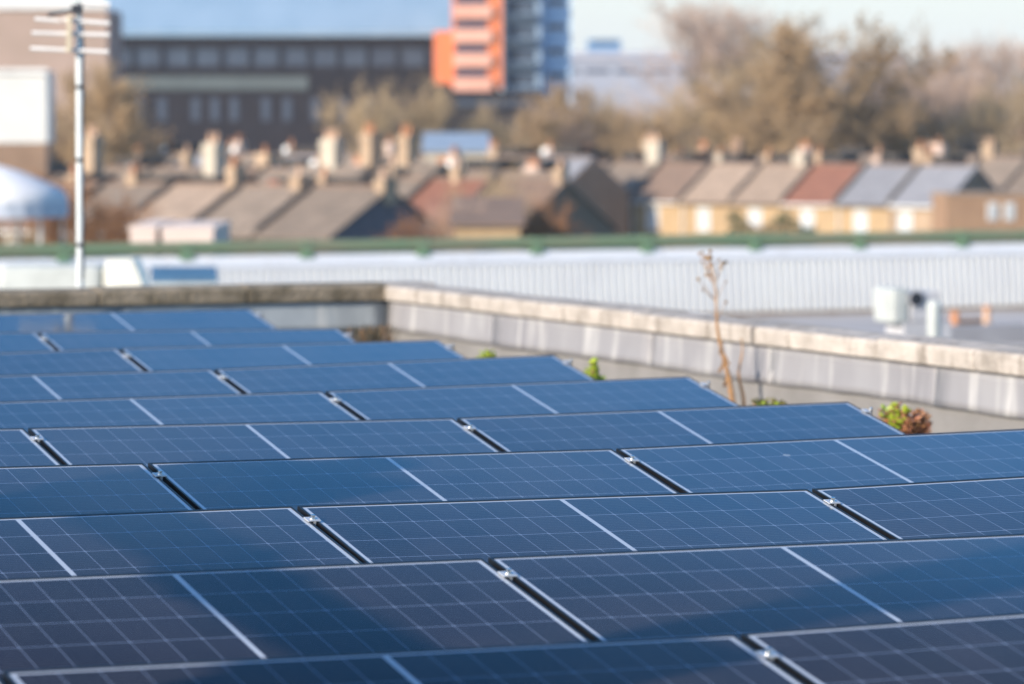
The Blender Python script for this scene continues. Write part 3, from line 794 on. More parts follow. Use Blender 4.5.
def house(P, rz, wd, dp, he, rise, wallm, roofm, label, group, chim=(), win=((0.5, 'w'),), endwall=None, hip=False, detail=True, party=True, gable_windows=(), dormer=None):
    """origin = front right ground corner; the front runs to -x, depth to +y; eaves he above ground"""
    root = empty('terraced_house', P, rz)
    tag(root, label, 'house', group)
    m = MB(); m.prism([(0, 0), (dp, 0), (dp, he), (dp / 2, he + rise), (0, he)], -wd + .001, -0.001, 0)
    m.build('wall', wallm, root)
    if endwall is not None:
        MB().prism([(0, 0), (dp, 0), (dp, he), (dp / 2, he + rise), (0, he)], 0.001, 0.06, 0).build('gable_wall', endwall, root)
    th = 0.12; ov = 0.25; k = rise / (dp / 2)
    r = MB()
    r.prism([(-ov, he - ov * k + .01), (dp / 2, he + rise + .01), (dp + ov, he - ov * k + .01), (dp + ov, he - ov * k + th), (dp / 2, he + rise + th + .03), (-ov, he - ov * k + th)], -wd + 0.10, -0.10 if endwall is None else 0.18, 0)
    ro = r.build('roof', roofm, root)
    if party:   # party-wall upstand between roofs
        m = MB(); m.prism([(-.1, he - .1), (dp / 2, he + rise + .05), (dp + .1, he - .1), (dp + .1, he + .32), (dp / 2, he + rise + .42), (-.1, he + .32)], -wd - 0.11, -wd + 0.098, 0)
        m.build('party_wall', LEADR, root)
    MB().tube((-wd + .12, dp / 2, he + rise + th + .04), (-.12, dp / 2, he + rise + th + .04), .09, n=8).build('ridge_tiles', T_br, ro)
    if dormer is not None:      # black box dormer; its black also stands in for the shade behind ridges
        d0, dw, dh = dormer
        MB().box(-d0 * wd - dw / 2, dp / 2 + .25, he + rise - 1.2, -d0 * wd + dw / 2, dp / 2 + 2.6, he + rise + dh).build('dormer_shade_box', DARKD, root)
        MB().box(-d0 * wd - dw / 2 - .08, dp / 2 + .15, he + rise + dh + .001, -d0 * wd + dw / 2 + .08, dp / 2 + 2.7, he + rise + dh + .09).build('dormer_roof', LEADR, root)
    for (fx, y, cw_, cd, ch_, cm, pots, pm) in chim:
        c = MB(); z0 = he + rise - .6; zt = he + rise + ch_
        c.box(-fx * wd - cw_ / 2, y - cd / 2, z0, -fx * wd + cw_ / 2, y + cd / 2, zt)
        c.box(-fx * wd - cw_ / 2 - .06, y - cd / 2 - .06, zt - .3, -fx * wd + cw_ / 2 + .06, y + cd / 2 + .06, zt - .12)
        co = c.build('chimney', cm, root)
        for i in range(pots):
            px_ = -fx * wd + (i - (pots - 1) / 2) * (cw_ / max(pots, 1)) * .8 if cw_ >= cd else -fx * wd
            py_ = y if cw_ >= cd else y + (i - (pots - 1) / 2) * (cd / max(pots, 1)) * .8
            MB().lathe([(.14, 0), (.11, .12), (.1, .4), (.13, .45), (.09, .47)], (px_, py_, zt), 10).build('chimney_pot', pm, co, smooth=True)
    for (fx, kind) in win:
        for lev, (z0, z1) in enumerate(((he - 2.0, he - .55), (0.9, 2.5))):
            if not detail and lev: continue
            cx_ = -fx * wd; ww = .52
            fr = MB()
            for (a, b, c_, d_) in ((-ww, z0, -ww + .1, z1), (ww - .1, z0, ww, z1), (-ww + .1, z1 - .1, ww - .1, z1), (-ww + .1, z0, ww - .1, z0 + .12), (-ww + .1, (z0 + z1) / 2 - .05, ww - .1, (z0 + z1) / 2 + .05), (-.04, z0 + .12, .04, (z0 + z1) / 2 - .05), (-.04, (z0 + z1) / 2 + .05, .04, z1 - .1)):
                fr.box(cx_ + a, -.06, b, cx_ + c_, .02, d_)
            fo = fr.build('window', WHT, root)
            MB().box(cx_ - ww + .1, -.02, z0 + .12, cx_ + ww - .1, -.003, z1 - .1).build('pane', PANE if kind == 'w' else PANE_D, fo)
            MB().box(cx_ - ww - .08, -.12, z0 - .1, cx_ + ww + .08, -.002, z0 - .002).build('sill', REND, fo)
            MB().box(cx_ - ww - .1, -.03, z1 + .002, cx_ + ww + .1, -.002, z1 + .22).build('lintel', REND, fo)
    for (y, z0, z1) in gable_windows:
        fr = MB(); fr.box(.061, y - .4, z0, .10, y + .4, z1)
        fo = fr.build('window', WHT, root)
        MB().box(.10, y - .33, z0 + .08, .11, y + .33, z1 - .08).build('pane', PANE, fo)
    if detail:
        MB().box(-wd * .5 + .75, -.05, 0, -wd * .5 + 1.6, -.002, 2.05).build('door', LEADR, root)
        g_ = MB(); g_.box(-wd + .1, -ov - .1, he - ov * k - .06, -.1, -ov, he - ov * k + .06); g_.build('gutter', WHT if random.random() < .5 else LEADR, root)
        MB().tube((-wd + .3, -.08, 0), (-wd + .3, -.08, he - .1), .05, n=8).build('drainpipe', WHT if random.random() < .5 else LEADR, root)
    return root
ord_ = ['first', 'second', 'third', 'fourth', 'fifth', 'sixth', 'seventh', 'eighth', 'ninth', 'tenth']
RZ = math.atan2(-.6, .8)
TX = Vector((.8, -.6, 0)); TY = Vector((.6, .8, 0))
random.seed(21)
# right-hand terrace, gable end at the right
E0 = at(944, 205, 268); E0.z = GZ
he = zat(205, 268) - GZ
rdat = [(T_gr, 'grey roof and gable wall'), (T_gr, 'pale grey slate roof'), (T_red, 'red brown tiled roof'), (T_tan, 'pinkish tan roof'), (T_tan, 'dusty brown roof'), (T_br, 'brown tiled roof'), (T_gb, 'grey brown slate roof'), (T_gb, 'dull grey roof')]
chs = [[(.9, 4.6, .5, .9, .85, BR_T, 2, MT)], [(.05, 4.4, .7, .9, 1.3, BR_T, 2, MT), (.95, 5.2, .5, 1.0, .7, PINK, 1, MPe)], [(.95, 4.4, .5, .9, .9, BR_T, 3, MT)],
       [(.3, 4.2, .9, .7, .9, REND, 2, MPe), (.95, 4.4, .45, .8, .8, BR_T, 1, MT)], [(.9, 4.5, .5, .8, .8, REND, 2, MT)], [(.7, 4.4, .5, .7, .6, LEADR, 1, MT)], [(.2, 4.3, 1.1, .8, 1.6, REND, 2, MPe)], [(.6, 4.4, .5, .8, .9, BR_T, 2, MT)]]
for i in range(8):
    rm, txt = rdat[i]
    P = E0 - TX * (4.2 * i)
    if i >= 6: P = P - TY * 0.0
    house(P, RZ, 4.2, 8.0, he, zat(168, 271) - zat(205, 268), BR_Y if i not in (0,) else BR_T, rm,
          'terraced house with %s, %s from right in the right terrace' % (txt, ord_[i]), 'right-hand terrace of yellow brick houses',
          chim=chs[i], dormer=(.62 if i % 2 else .70, 1.5, .75), win=((.52 if i else .7, 'w'),), endwall=BR_B if i == 0 else None, gable_windows=((4.6, he - 2.2, he - 1.0), (5.7, he - 2.2, he - 1.0)) if i == 0 else ())
# side building right of the gable (brown)
P = at(1000, 200, 290); P.z = GZ
house(P + TX * 9, RZ, 9, 8, he + .2, 2.2, BR_B, T_gb, 'dark brown brick house at the right edge behind the gable end', 'houses behind', chim=[(.75, 4, .9, .9, 1.5, PINK, 3, MT), (.3, 4, .6, .8, 1.4, PINK, 2, MPe)], win=((.3, 'd'), (.7, 'd')))
root_a = empty('brick_annex', (at(947, 200, 262).x, 262, GZ), R(8)); tag(root_a, 'flat topped brown brick annex with two small windows, right edge', 'building')
wa = 6.5; ha = zat(193, 262) - GZ
MB().box(0, 0, 0, wa, 4, ha - .15).build('wall', mat('warm_brown_brick', (0.36, 0.22, 0.13), (0.30, 0.18, 0.11), rough=.9, scale=1), root_a)
MB().box(-.08, -.1, ha - .149, wa + .1, 4.1, ha).build('coping', T_tan, root_a)
for xx in (3.0, 4.1):
    o = MB().box(xx - .33, -.08, ha - 1.75, xx + .33, -.004, ha - .65).build('window', WHT, root_a)
    MB().box(xx - .25, -.1, ha - 1.67, xx + .25, -.081, ha - .73).build('pane', PANE, o)
# second and third terraces behind
def back_terrace(pxr, Y, n, ridge_py, group, base_label, seed, walls, roofs, wd=4.6):
    random.seed(seed)
    P0 = at(pxr, 180, Y); P0.z = GZ
    rise = 2.2
    hh = zat(ridge_py, Y) - GZ - rise
    for i in range(n):
        P = P0 - TX * (wd * i)
        cm = random.choice([BR_T, BR_T, BR_B, PINK, BR_B]); cw_ = random.choice([.6, .9, 1.1])
        ch = [(random.choice([.1, .5, .9]), 4.0 + random.random(), cw_ * .85, .7, random.choice([.5, .8, 1.1]), cm, random.choice([1, 2, 3]), random.choice([MT, MT, MPe]))]
        hs = house(P, RZ, wd, 8.0, hh, rise, random.choice(walls), random.choice(roofs), base_label % ord_[i], group, chim=ch, win=((.5, 'w'),), detail=False, dormer=(random.uniform(.3, .7), random.uniform(1.3, 2.6), random.uniform(.2, .8)) if random.random() < .65 else None)
        if random.random() < .25:   # a satellite dish on the chimney
            zc = hh + rise + .5; xx = -ch[0][0] * wd
            MB().lathe([(.03, 0), (.15, .03), (.25, .08), (.26, .09), (.15, .04), (.02, .02)], (0, 0, 0), 14).build('satellite_dish', WHT, hs).matrix_local = Matrix.Translation((xx, ch[0][1] - .6, zc)) @ Matrix.Rotation(R(75), 4, 'X')
back_terrace(1010, 300, 8, 160, 'second terrace behind the right-hand one', 'terraced house %s from the right in the terrace behind the right-hand one', 3, [BR_B, BR_T], [T_gb, T_br, T_gb])
back_terrace(1040, 345, 9, 146, 'third terrace under the trees', 'distant terraced house %s from the right in the terrace under the bare trees', 5, [BR_T, BR_B, REND], [T_gb, T_tan, T_gr])
# left-hand terrace with dark slate gable
E1 = at(330, 237, 178); E1.z = GZ; he1 = zat(237, 178) - GZ
ldat = [(T_gb, 'dark slate gable'), (T_gb, 'grey brown roof'), (T_tan, 'faded tan roof'), (T_gb, 'dull brown grey roof'), (T_br, 'brown roof')]
chl = [[(.02, 4.0, .55, .9, .55, BR_T, 2, MPe), (.95, 4.5, .4, .6, .6, BR_T, 1, MT)], [(.2, 4, .5, .7, .6, BR_T, 1, MPe)], [(.1, 4, .5, .8, 1.0, BR_T, 2, MT)], [(.6, 4.2, .5, .7, .6, BR_T, 2, MT)], [(.5, 4.2, .5, .7, .6, BR_T, 2, MT)]]
for i in range(5):
    rm, txt = ldat[i]
    house(E1 - TX * (4.2 * i), RZ, 4.2, 8.0, he1, zat(191, 180.5) - zat(237, 178), BR_B, rm,
          'terraced house with %s, %s from the right end of the left terrace' % (txt, ord_[i]), 'left-hand terrace of brown houses', chim=chl[i], dormer=(.35 if i % 2 else .6, 1.7, .45), win=((.5, 'd'),), endwall=SLATEW if i == 0 else None)
# middle pair with brown gable
E2 = at(514, 237, 192); E2.z = GZ; he2 = zat(232, 192) - GZ
for i in range(3):
    house(E2 - TX * (4.0 * i), RZ, 4.0, 8.0, he2, zat(184, 194) - zat(232, 192), BR_Y, [T_br, T_red, T_gb][i],
          ['brown roofed house with a big dark brown gable, right end of the middle group', 'red brown roofed house in the centre of the middle group', 'grey brown roofed house, left end of the middle group'][i], 'middle group of three brown roofed houses',
          chim=[(.05 if i == 0 else .6, 4, .45, .6, .75, BR_T, 1, MPe)], win=((.5, 'w'),), endwall=mat('dark_brown_gable', (0.20, 0.15, 0.11), (0.16, 0.12, 0.085), rough=.9) if i == 0 else None)
back_terrace(520, 228, 9, 176, 'terrace behind the left and middle houses', 'terraced house %s from the right, just behind the left and middle houses', 9, [BR_B, BR_T], [T_gb, T_br, T_gb], 4.4)
back_terrace(560, 275, 10, 160, 'farther terrace below the dark long building', 'distant terraced house %s from the right in the terrace below the dark long building', 12, [BR_B, REND, BR_T], [T_gb, T_gr, T_gb])
# tall chimney stacks that stand out on the left
def stack(px, pyb, pyt, Y, wm, cm, pots, label, pm):
    b0 = at(px, pyb, Y); hgt = zat(pyt + 5, Y)
    root = empty('chimney_house', (b0.x, b0.y, GZ), RZ); tag(root, label, 'house', 'narrow houses with tall chimney stacks')
    wz = zat(pyb, Y) - GZ
    MB().prism([(-2.2, 0), (2.2, 0), (2.2, wz - 1.2), (0, wz), (-2.2, wz - 1.2)], -2.4, 2.4, 0).build('wall', BR_B, root)
    MB().prism([(-2.4, wz - 1.29), (0, wz + .02), (2.4, wz - 1.29), (2.4, wz - 1.17), (0, wz + .15), (-2.4, wz - 1.17)], -2.5, 2.5, 0).build('roof', T_gb, root)
    c = MB(); wm *= .8; c.box(-wm / 2, -.38, wz - .8, wm / 2, .38, hgt - GZ); c.box(-wm / 2 - .07, -.45, hgt - GZ - .4, wm / 2 + .07, .45, hgt - GZ - .15)
    co = c.build('chimney', cm, root)
    for i in range(pots):
        MB().lathe([(.15, 0), (.12, .15), (.11, .45), (.14, .5), (.09, .52)], ((i - (pots - 1) / 2) * wm / pots, 0, hgt - GZ), 10).build('chimney_pot', pm, co, smooth=True)
stack(93, 180, 131, 200, .9, BR_T, 2, 'house with tan chimney stack just right of the aerial mast', MPe)
stack(214, 178, 138, 205, 1.0, REND, 2, 'house with short cream chimney stack below the dark building', MPe)
stack(332, 168, 134, 215, 1.2, REND, 3, 'house with wide cream chimney stack left of the two brown stacks', MPe)
stack(370, 170, 128, 215, .9, BR_T, 2, 'house with tall orange brown chimney stack, left one of two', MT)
stack(407, 165, 130, 215, .9, BR_T, 2, 'house with tall tan chimney stack, right one of two', MT)
stack(652, 165, 135, 292, 1.5, BR_T, 3, 'house with broad tan chimney stack left of the bare trees', MPe)
# pale outbuilding and conservatory bits
def shed(px0, px1, pyt, pyb, Y, wm, rm, name, label, cat, pitched=False, dep=5.0):
    a = at(px0, pyb, Y); b = at(px1, pyb, Y); wv = b.x - a.x
    root = empty(name, (a.x, a.y, GZ)); tag(root, label, cat)
    hz = zat(pyt, Y) - GZ
    MB().box(0, 0, 0, wv, dep, hz - .12).build('wall', wm, root)
    if pitched: MB().prism([(-.2, hz - .119), (dep + .2, hz + .9), (dep + .2, hz + 1.0), (-.2, hz)], -.2, wv + .2, 0).build('roof', rm, root)
    else: MB().box(-.02, -.02, hz - .119, wv + .02, dep + .02, hz).build('roof', rm, root)
    MB().box(wv * .3, -.04, hz - 2.2, wv * .3 + .9, -.002, hz - 1.0).build('window', PANE_D, root)
    return root
shed(130, 156, 226, 246, 84, PALEP, PALEP, 'outbuilding', 'small pale pink outbuilding above the green pipe, left one of two', 'outbuilding')
shed(162, 213, 227, 246, 84, PALEP, PALEP, 'outbuilding', 'wider pale pink outbuilding above the green pipe, right one of two', 'outbuilding')
shed(455, 520, 224, 240, 165, BR_Y, T_br, 'outbuilding', 'low yellow brick extension in front of the middle houses', 'outbuilding', True)
shed(425, 486, 150, 175, 240, REND, mat('blue_grey_glass_roof', (0.33, 0.39, 0.46), rough=.4), 'conservatory', 'pale blue sloping glass roofed building left of the middle houses', 'conservatory', True, 4)
shed(268, 318, 179, 190, 205, mat('salmon_red_paint', (0.62, 0.20, 0.14), rough=.7), T_br, 'red_shed', 'flat salmon red shed between two chimneys on the left', 'shed')
# big white marquee canopy at the left edge
q = at(-4, 212, 130); cn = empty('canopy_tent', (q.x, q.y, GZ)); tag(cn, 'large pale lavender domed canopy at the left edge', 'canopy')
MC = mat('pale_canvas', (0.80, 0.78, 0.77), (0.74, 0.72, 0.72), rough=1.0, scale=.6, spec=0.0)
zc = zat(212, 130) - GZ; zt = zat(158, 130) - GZ; rc = 72 * 130 / F
m = MB(); m.lathe([(rc, zc + .02), (rc * 1.0, zc + .5), (rc * .92, zc + .72), (rc * .6, zc + 1.05), (rc * .3, zc + 1.32), (.02, zc + 1.5)], n=24); m.build('canopy', MC, cn, smooth=True)
MB().lathe([(rc * 1.01, zc - .15), (rc * 1.01, zc + .35), (rc * .99, zc + .35), (rc * .99, zc - .15)], n=24).build('valance', mat('blue_valance', (0.62, 0.66, 0.74), rough=1.0), cn)
for a in range(6):
    t = a * math.pi / 3 + .3
    MB().tube((rc * .93 * math.cos(t), rc * .93 * math.sin(t), 0), (rc * .93 * math.cos(t), rc * .93 * math.sin(t), zc + .3), .05).build('pole', M_galv, cn)

# ------------------------------------------------------------------ large buildings
def block(name, label, px0, px1, pyt, Y, dep, wm, rz=0.0, cat='building', bands=(), wins=(), base=None):
    """bands and wins lie on the front: (py0, py1, fx0, fx1, material, proud)"""
    a = at(px0, 100, Y); b = at(px1, 100, Y); wv = (b.x - a.x)
    root = empty(name, (a.x, a.y, GZ), rz); tag(root, label, cat)
    MB().box(0, 0, 0 if base is None else zat(base, Y) - GZ, wv, dep, zat(pyt, Y) - GZ).build('wall', wm, root)
    for (y0, y1, f0, f1, mt, pr_, nm) in bands:
        MB().box(wv * f0, -pr_, zat(y1, Y) - GZ, wv * f1, -.003, zat(y0, Y) - GZ).build(nm, mt, root)
    return root, wv
def winrow(root, wv, Y, y0, y1, xs, hw, mt, fr=None):
    for fx in xs:
        o = MB().box(wv * fx - hw, -.06, zat(y1, Y) - GZ, wv * fx + hw, -.004, zat(y0, Y) - GZ).build('window', fr or WHT, root)
        MB().box(wv * fx - hw + .12, -.075, zat(y1, Y) - GZ + .12, wv * fx + hw - .12, -.061, zat(y0, Y) - GZ - .12).build('pane', mt, o)
DK = mat('dark_blue_grey_cladding', (0.022, 0.022, 0.030), (0.018, 0.018, 0.025), rough=.9, scale=.2, spec=.1)
DKB = mat('dark_brown_brickwork', (0.030, 0.028, 0.036), (0.024, 0.023, 0.030), rough=1.0, scale=.3, spec=.1)
GLB = mat('blue_strip_glazing', (0.065, 0.09, 0.13), (0.045, 0.06, 0.09), rough=.5, scale=.2, spec=.25)
GLG = mat('green_grey_panels', (0.09, 0.115, 0.12), rough=.6, scale=.3)
PBW = mat('pale_blue_pane', (0.07, 0.09, 0.13), rough=.4, spec=.3)
root, wv = block('long_dark_building', 'long dark building with strip windows and a broad blue roof', 104, 456, 34, 420, 30, DKB,
    bands=[(35, 47, 0, 1, DK, .5, 'fascia'), (47, 66, 0, 1, GLB, .15, 'strip_window'), (66, 76, 0, 1, DK, .35, 'spandrel'), (76, 90, 0, .58, GLG, .3, 'spandrel'), (76, 90, .581, 1, DK, .25, 'spandrel')])
winrow(root, wv, 420, 97, 122, [.03, .10, .165, .26, .315, .37, .46, .52, .60, .68, .75], .55, PBW, DK)
for fx in [i / 12 for i in range(1, 12)]:
    MB().box(wv * fx - .15, -.45, zat(66, 420) - GZ, wv * fx + .15, -.16, zat(47, 420) - GZ).build('mullion', DK, root)
z0 = zat(33.5, 420) - GZ
MB().prism([(-1.0, z0 - .3), (14, z0 + 7.0), (29, z0 + .0), (29, z0 + .35), (14, z0 + 7.5), (-1.0, z0 + .3)], -.5, wv - .3, 0).build('roof', mat('blue_metal_roof', (0.22, 0.33, 0.44), (0.26, 0.37, 0.48), rough=.95, scale=.25, stretch=(1, .3, 1), spec=.1), root)
# orange tower
OR = mat('orange_cladding', (0.78, 0.22, 0.075), (0.70, 0.19, 0.07), rough=.55, scale=.4)
ORL = mat('pale_orange_cladding', (0.80, 0.42, 0.31), (0.74, 0.37, 0.27), rough=.55, scale=.4)
DG = mat('dark_tinted_glass', (0.05, 0.08, 0.13), rough=.12)
Yt = 405
fl = [(-62, -55), (-38, -30), (-14, -6), (1, 6), (19, 26), (43, 50), (68, 75)]
root, wv = block('orange_tower', 'orange clad tower block with pale bands and dark strip windows', 452, 502, -70, Yt, 12, OR, base=88)
for i in range(7):
    yb = 91 - 24.3 * i
    MB().box(wv * .03, -.5, zat(yb, Yt) - GZ, wv * .80, -.003, zat(yb - 13, Yt) - GZ).build('balcony_band', ORL, root)
    MB().box(wv * .06, -.1, zat(yb - 14, Yt) - GZ, wv * .70, -.003, zat(yb - 21, Yt) - GZ).build('strip_window', DG, root)
MB().box(wv * -.37, 1.0, zat(84, Yt) - GZ, -.003, 10, zat(31, Yt) - GZ).build('side_wing', OR, root)
MB().box(wv * .1, .5, 0, wv * .95, 11, zat(88, Yt) - GZ - .003).build('base', mat('dark_salmon_base', (0.12, 0.07, 0.07), rough=.7), root)
LB = mat('light_blue_cladding', (0.46, 0.64, 0.84), (0.42, 0.60, 0.80), rough=.5, scale=.3)
DB = mat('slate_blue_cladding', (0.30, 0.40, 0.51), (0.24, 0.33, 0.44), rough=.5, scale=.3)
root, wv = block('glazed_tower', 'slate blue tower with rows of balconies right of the orange tower', 503, 541, -70, 406.5, 14, DB)
for i in range(8):
    yb = 92 - 24.3 * i
    MB().box(.3, -1.0, zat(yb, 406.5) - GZ, wv - .4, -.003, zat(yb - 5, 406.5) - GZ).build('balcony', DG, root)
    MB().box(.5, -.1, zat(yb - 7, 406.5) - GZ, wv - .6, -.003, zat(yb - 18, 406.5) - GZ).build('strip_window', GLB, root)
root, wv = block('pale_blue_tower', 'light blue tower with small dark windows at the sky edge', 541.3, 571, -70, 409, 12, LB)
for i in range(7):
    yb = 78 - 24.3 * i
    MB().box(wv * .2, -.1, zat(yb, 409) - GZ, wv * .85, -.003, zat(yb - 5.5, 409) - GZ).build('strip_window', DG, root)
block('dark_podium', 'dark podium block below the slate blue tower', 447, 545, 92, 398, 6, DK, bands=[(100, 106, .1, .9, GLB, .1, 'strip_window')])
MV = mat('mauve_grey_cladding', (0.33, 0.35, 0.42), (0.30, 0.32, 0.39), rough=.7, scale=.1)
root, wv = block('mauve_warehouse', 'long pale mauve grey building behind the bare trees', 520, 905, 52, 560, 30, MV, bands=[(54, 58, 0, 1, mat('mauve_edge', (.5, .5, .58), rough=.7), .4, 'fascia')])
winrow(root, wv, 560, 68, 74, [.04, .12, .2, .28, .36, .44, .52, .6], 1.8, PBW, MV)
block('blue_roof_box', 'small blue plant room on the mauve grey building roof', 588, 621, 39, 575, 8, mat('deep_blue_cladding', (0.16, 0.28, 0.44), rough=.6), bands=[(41, 44, .1, .9, DG, .1, 'louvre')])
# left brown-pink building, white building
root, wv = block('pink_brick_building', 'large pale pinkish brick building behind the aerial, top left', -60, 108, 9, 380, 14, mat('pinkish_brick', (0.40, 0.29, 0.24), (0.34, 0.25, 0.2), rough=.9, scale=.3), rz=0,
    bands=[(0, 9, -.0, 1, mat('white_parapet_band', (.78, .78, .76), rough=.7), .3, 'parapet_band')])
root, wv = block('white_building', 'plain white rendered building at the left edge above the canopy', -60, 47, 71, 250, 4, mat('bright_white_render', (.66, .65, .62), (.60, .59, .56), rough=.8, scale=.5), bands=[(69, 73, -.01, 1.01, WHT, .2, 'coping')], base=143)
MB().box(.05, .05, 0, wv - .05, 3.9, zat(143, 250) - GZ - .003).build('lower_storey', BR_B, root)
winrow(root, wv, 250, 110, 134, [.1, .3], .5, PANE)

# ------------------------------------------------------------------ trees
def make_tree(seed, kind, barkm, twigm, Ht=18.0, spread=0.34, dens=1.0):
    random.seed(seed)
    tr = MB(); cr = MB()
    def limb(a, b, r0, r1, n=6, mbx=tr): mbx.tube(a, b, r0, r1, n, caps=False)
    def wig(v, s): return v + Vector((random.gauss(0, s), random.gauss(0, s), random.gauss(0, s)))
    # trunk
    pts = [Vector((0, 0, 0))]
    N = 8; th = Ht * .62
    for i in range(1, N + 1): pts.append(Vector((random.gauss(0, .12) * i / 2, random.gauss(0, .12) * i / 2, th * i / N)))
    R0 = Ht * .02
    for i in range(N): limb(pts[i], pts[i + 1], R0 * (1 - .8 * i / N), R0 * (1 - .8 * (i + 1) / N), 8)
    ends = []
    for i in range(20):
        f = random.uniform(.28, 1.0); k = min(int(f * N), N - 1); p = pts[k].lerp(pts[k + 1], f * N - k)
        a = i * 2.4 + random.random(); up = random.uniform(.5, 1.3) if kind != 'round' else random.uniform(.25, 1.1)
        d = Vector((math.cos(a), math.sin(a), up)).normalized()
        zc_ = Ht * (.58 if kind == 'round' else .60); ca = random.uniform(-.55, 1.0); rr_ = math.sqrt(max(0, 1 - ca * ca)) * random.uniform(.75, 1)
        q = Vector((math.cos(a) * rr_ * Ht * spread, math.sin(a) * rr_ * Ht * spread, zc_ + ca * Ht * .30))
        k = min(int(max(.25, min(.95, (q.z - Ht * .22) / th)) * N), N - 1); p = pts[k]
        l = (q - p).length; q = wig(q, .3); md = wig(p.lerp(q, .5) - Vector((0, 0, .05 * l)), .2)
        limb(p, md, R0 * .32, R0 * .2, 5); limb(md, q, R0 * .2, R0 * .09, 5)
        ends.append((md, q, l))
    tops = [(pts[-1], pts[-1] + Vector((.3, 0, Ht * .2)), Ht * .2)]
    for a_, q_, l_ in ends + tops:
        for j in range(7):
            f = random.uniform(.1, 1.0); p = a_.lerp(q_, f)
            d = ((q_ - a_).normalized() * .5 + Vector((random.gauss(0, .6), random.gauss(0, .6), random.gauss(.35, .5)))).normalized()
            l = l_ * random.uniform(.3, .6); q = p + d * l
            limb(p, q, R0 * .09, .02, 4, cr)
            for k in range(7):
                f2 = random.uniform(.15, 1); p2 = p.lerp(q, f2)
                d2 = (d * .6 + Vector((random.gauss(0, .6), random.gauss(0, .6), random.gauss(.3, .5)))).normalized()
                l2 = l * random.uniform(.35, .65); q2 = p2 + d2 * l2
                limb(p2, q2, .025, .012, 3, cr)
                for m_ in range(int(9 * dens)):
                    p3 = p2.lerp(q2, random.uniform(.1, 1)); d3 = (d2 * .5 + Vector((random.gauss(0, .6), random.gauss(0, .6), random.gauss(.25, .5)))).normalized()
                    l3 = random.uniform(.35, 1.0); q3 = p3 + d3 * l3
                    sd = d3.cross(Vector((random.gauss(0, 1), random.gauss(0, 1), random.gauss(0, 1)))).normalized() * random.uniform(.016, .034)
                    cr.add([p3 - sd, p3 + sd, q3], [(0, 1, 2)])
                    if kind == 'round':    # clinging leaves and buds
                        for z in range(2):
                            c = p3.lerp(q3, random.random()); s = random.uniform(.06, .12)
                            e1 = Vector((random.gauss(0, 1), random.gauss(0, 1), random.gauss(0, 1))).normalized() * s
                            e2 = e1.cross(Vector((random.gauss(0, 1), random.gauss(0, 1), random.gauss(0, 1)))).normalized() * s
                            cr.add([c - e1, c + e2, c + e1, c - e2], [(0, 1, 2, 3)])
    root = empty('bare_tree', (0, 0, 0))
    tr.build('trunk', barkm, root); cr.build('crown', twigm, root)
    return root
BK = mat('grey_brown_bark', (0.10, 0.08, 0.055), (0.14, 0.11, 0.08), rough=.95)
TW1 = mat('tan_twigs', (0.50, 0.36, 0.20), (0.40, 0.29, 0.17), rough=.95, scale=.3, rnd=.12)
TW2 = mat('olive_twigs', (0.46, 0.31, 0.17), (0.34, 0.235, 0.13), rough=.95, scale=.3, rnd=.1)
TW3 = mat('pinkish_brown_twigs', (0.50, 0.36, 0.28), (0.42, 0.30, 0.23), rough=.95, scale=.3, rnd=.08)
TW4 = mat('russet_leaves', (0.36, 0.17, 0.08), (0.26, 0.13, 0.06), rough=.95, scale=.3)
protos = [make_tree(1, 'bare', BK, TW1, 18, .34, .7), make_tree(2, 'round', BK, TW2, 18, .30), make_tree(3, 'bare', BK, TW3, 18, .36, .42), make_tree(7, 'round', BK, TW4, 18, .36, .7)]
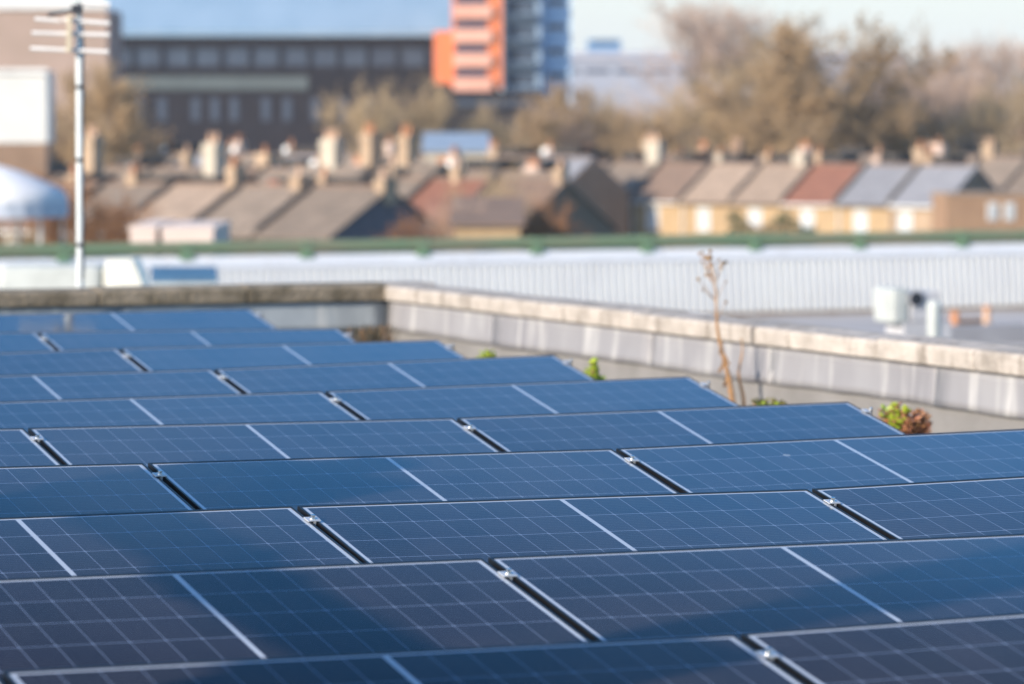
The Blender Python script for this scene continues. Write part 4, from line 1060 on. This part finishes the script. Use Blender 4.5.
TREES = [ # px, top py, distance, proto, width factor, label
    (370, 86, 330, 0, .9, 'small pale bare tree in front of the dark building, left one of two'),
    (425, 84, 335, 0, .8, 'small yellowish bare tree left of the orange tower, right one of two'),
    (530, 92, 350, 1, .8, 'low olive bare tree right below the glazed tower'),
    (578, 68, 360, 1, 1.0, 'olive brown tree below the small blue plant room'),
    (625, 98, 370, 2, 1.1, 'low tan bare tree in front of the mauve building, left part'),
    (672, 92, 365, 0, 1.0, 'tan bare tree in front of the mauve building, centre part'),
    (705, -12, 390, 2, 1.0, 'tallest pale airy bare tree, left of the rounded brown tree'),
    (740, -4, 396, 2, 1.0, 'airy pale bare tree between the tallest one and the rounded brown tree'),
    (752, 44, 375, 0, 1.0, 'thin tall bare tree just left of the rounded brown tree'),
    (820, -6, 345, 1, 1.25, 'big rounded brown tree, darkest crown against the sky'),
    (786, 58, 340, 1, 1.0, 'lower brown tree leaning against the left of the rounded tree'),
    (885, 62, 372, 2, 1.1, 'pinkish bare tree just right of the rounded brown tree'),
    (930, 46, 385, 2, 1.1, 'middle pinkish bare tree on the right skyline'),
    (968, 34, 380, 2, 1.1, 'tan bare tree second from the right edge'),
    (1012, 28, 375, 2, 1.1, 'pinkish bare tree at the right edge'),
    (900, 92, 350, 1, 1.0, 'low olive brown tree behind the right terrace chimneys'),
    (985, 92, 350, 0, 1.0, 'low tan bare tree behind the right terrace, near the edge'),
    (730, 98, 352, 0, 1.0, 'low tan bare tree behind the broad chimney stack'),
    (640, 104, 352, 1, .9, 'low olive tree behind the broad chimney stack, on its left'),
    (555, 98, 356, 2, 1.0, 'low tan bare tree between the glazed tower and the olive brown tree'),
    (600, 92, 362, 0, 1.0, 'low yellowish bare tree under the mauve building, second from its left end'),
    (700, 84, 368, 2, 1.0, 'low pinkish bare tree at the foot of the tallest pale tree'),
    (856, 92, 352, 2, .9, 'pinkish bare tree touching the right flank of the rounded brown tree'),
    (940, 70, 360, 2, 1.1, 'low pinkish bare tree under the middle of the right skyline'),
    (1030, 80, 358, 0, 1.0, 'low tan bare tree cut by the right edge of the picture'),
    (490, 108, 340, 0, .8, 'low tan bare tree directly below the orange tower'),
    (80, 44, 300, 1, .9, 'dark olive tree between the pink building and the dark long building'),
    (112, 66, 310, 1, .7, 'dark olive tree in front of the left end of the dark building'),
    (498, 176, 172, 0, .62, 'wide tan bare shrubby tree covering the middle houses, left of their dark gable'),
    (460, 192, 168, 2, .5, 'smaller pinkish tan shrubby tree left of the wide tan one before the middle houses'),
    (540, 194, 170, 3, .5, 'russet leaved shrubby tree in front of the middle houses'),
    (60, 172, 150, 3, .8, 'brown bushy tree behind the aerial mast, above the pipe'),
    (20, 205, 140, 1, .8, 'olive brown bushy tree below the lavender canopy'),
    (108, 196, 155, 3, .7, 'brown bushy tree just right of the aerial mast'),
    (415, 212, 160, 3, .45, 'small rust coloured bush in front of the dark slate gable'),
    (760, 214, 230, 1, .5, 'small green brown bush in front of the yellow brick terrace'),
]
used = set()
for (px, pt, Y, k, wf, lb) in TREES:
    if k not in used: t = protos[k]; used.add(k)
    else: t = copy_tree(protos[k])
    q = at(px, pt, Y); hgt = q.z - GZ
    s = hgt / 18.3
    t.location = (q.x, q.y, GZ); t.rotation_euler = (0, 0, random.random() * 6.28)
    sx = s * wf if s > .5 else .75 * wf * max(s, .5) * 1.5
    t.scale = (sx, sx, s)
    tag(t, lb, 'tree', 'bare trees beyond the houses')
# hedge in front of the yellow terrace
random.seed(5)
m = MB()
for i in range(5000):
    c = Vector((random.uniform(-2.6, 2.6), random.uniform(-.6, .6), random.uniform(0, 1)))
    c.z = c.z * (5.3 + .5 * math.sin(c.x * 2.2))
    e1 = Vector((random.gauss(0, 1), random.gauss(0, 1), random.gauss(0, 1))).normalized() * .09; e2 = e1.cross(Vector((random.gauss(0, 1), random.gauss(0, 1), 1))).normalized() * .09
    m.add([c - e1, c + e2, c + e1, c - e2], [(0, 1, 2, 3)])
o = m.build('hedge', mat('dark_green_foliage', (0.06, 0.09, 0.03), rough=.9)); q = at(772, 232, 240); o.location = (q.x, q.y, GZ); tag(o, 'dark green hedge below the yellow brick terrace', 'hedge')

# ------------------------------------------------------------------ haze over the town
hb = MB().box(-1500, -60, GZ - 1, 1500, 640, 80)
hm = bpy.data.materials.new('haze'); hm.use_nodes = True; hn = hm.node_tree
for nn in list(hn.nodes):
    if nn.type == 'BSDF_PRINCIPLED': hn.nodes.remove(nn)
pv = hn.nodes.new('ShaderNodeVolumePrincipled'); pv.inputs['Color'].default_value = (0.93, 0.93, 0.95, 1); pv.inputs['Density'].default_value = 0.00016
hn.links.new(pv.outputs[0], [nn for nn in hn.nodes if nn.type == 'OUTPUT_MATERIAL'][0].inputs['Volume'])
ho = hb.build('haze', hm); ho['kind'] = 'stuff'
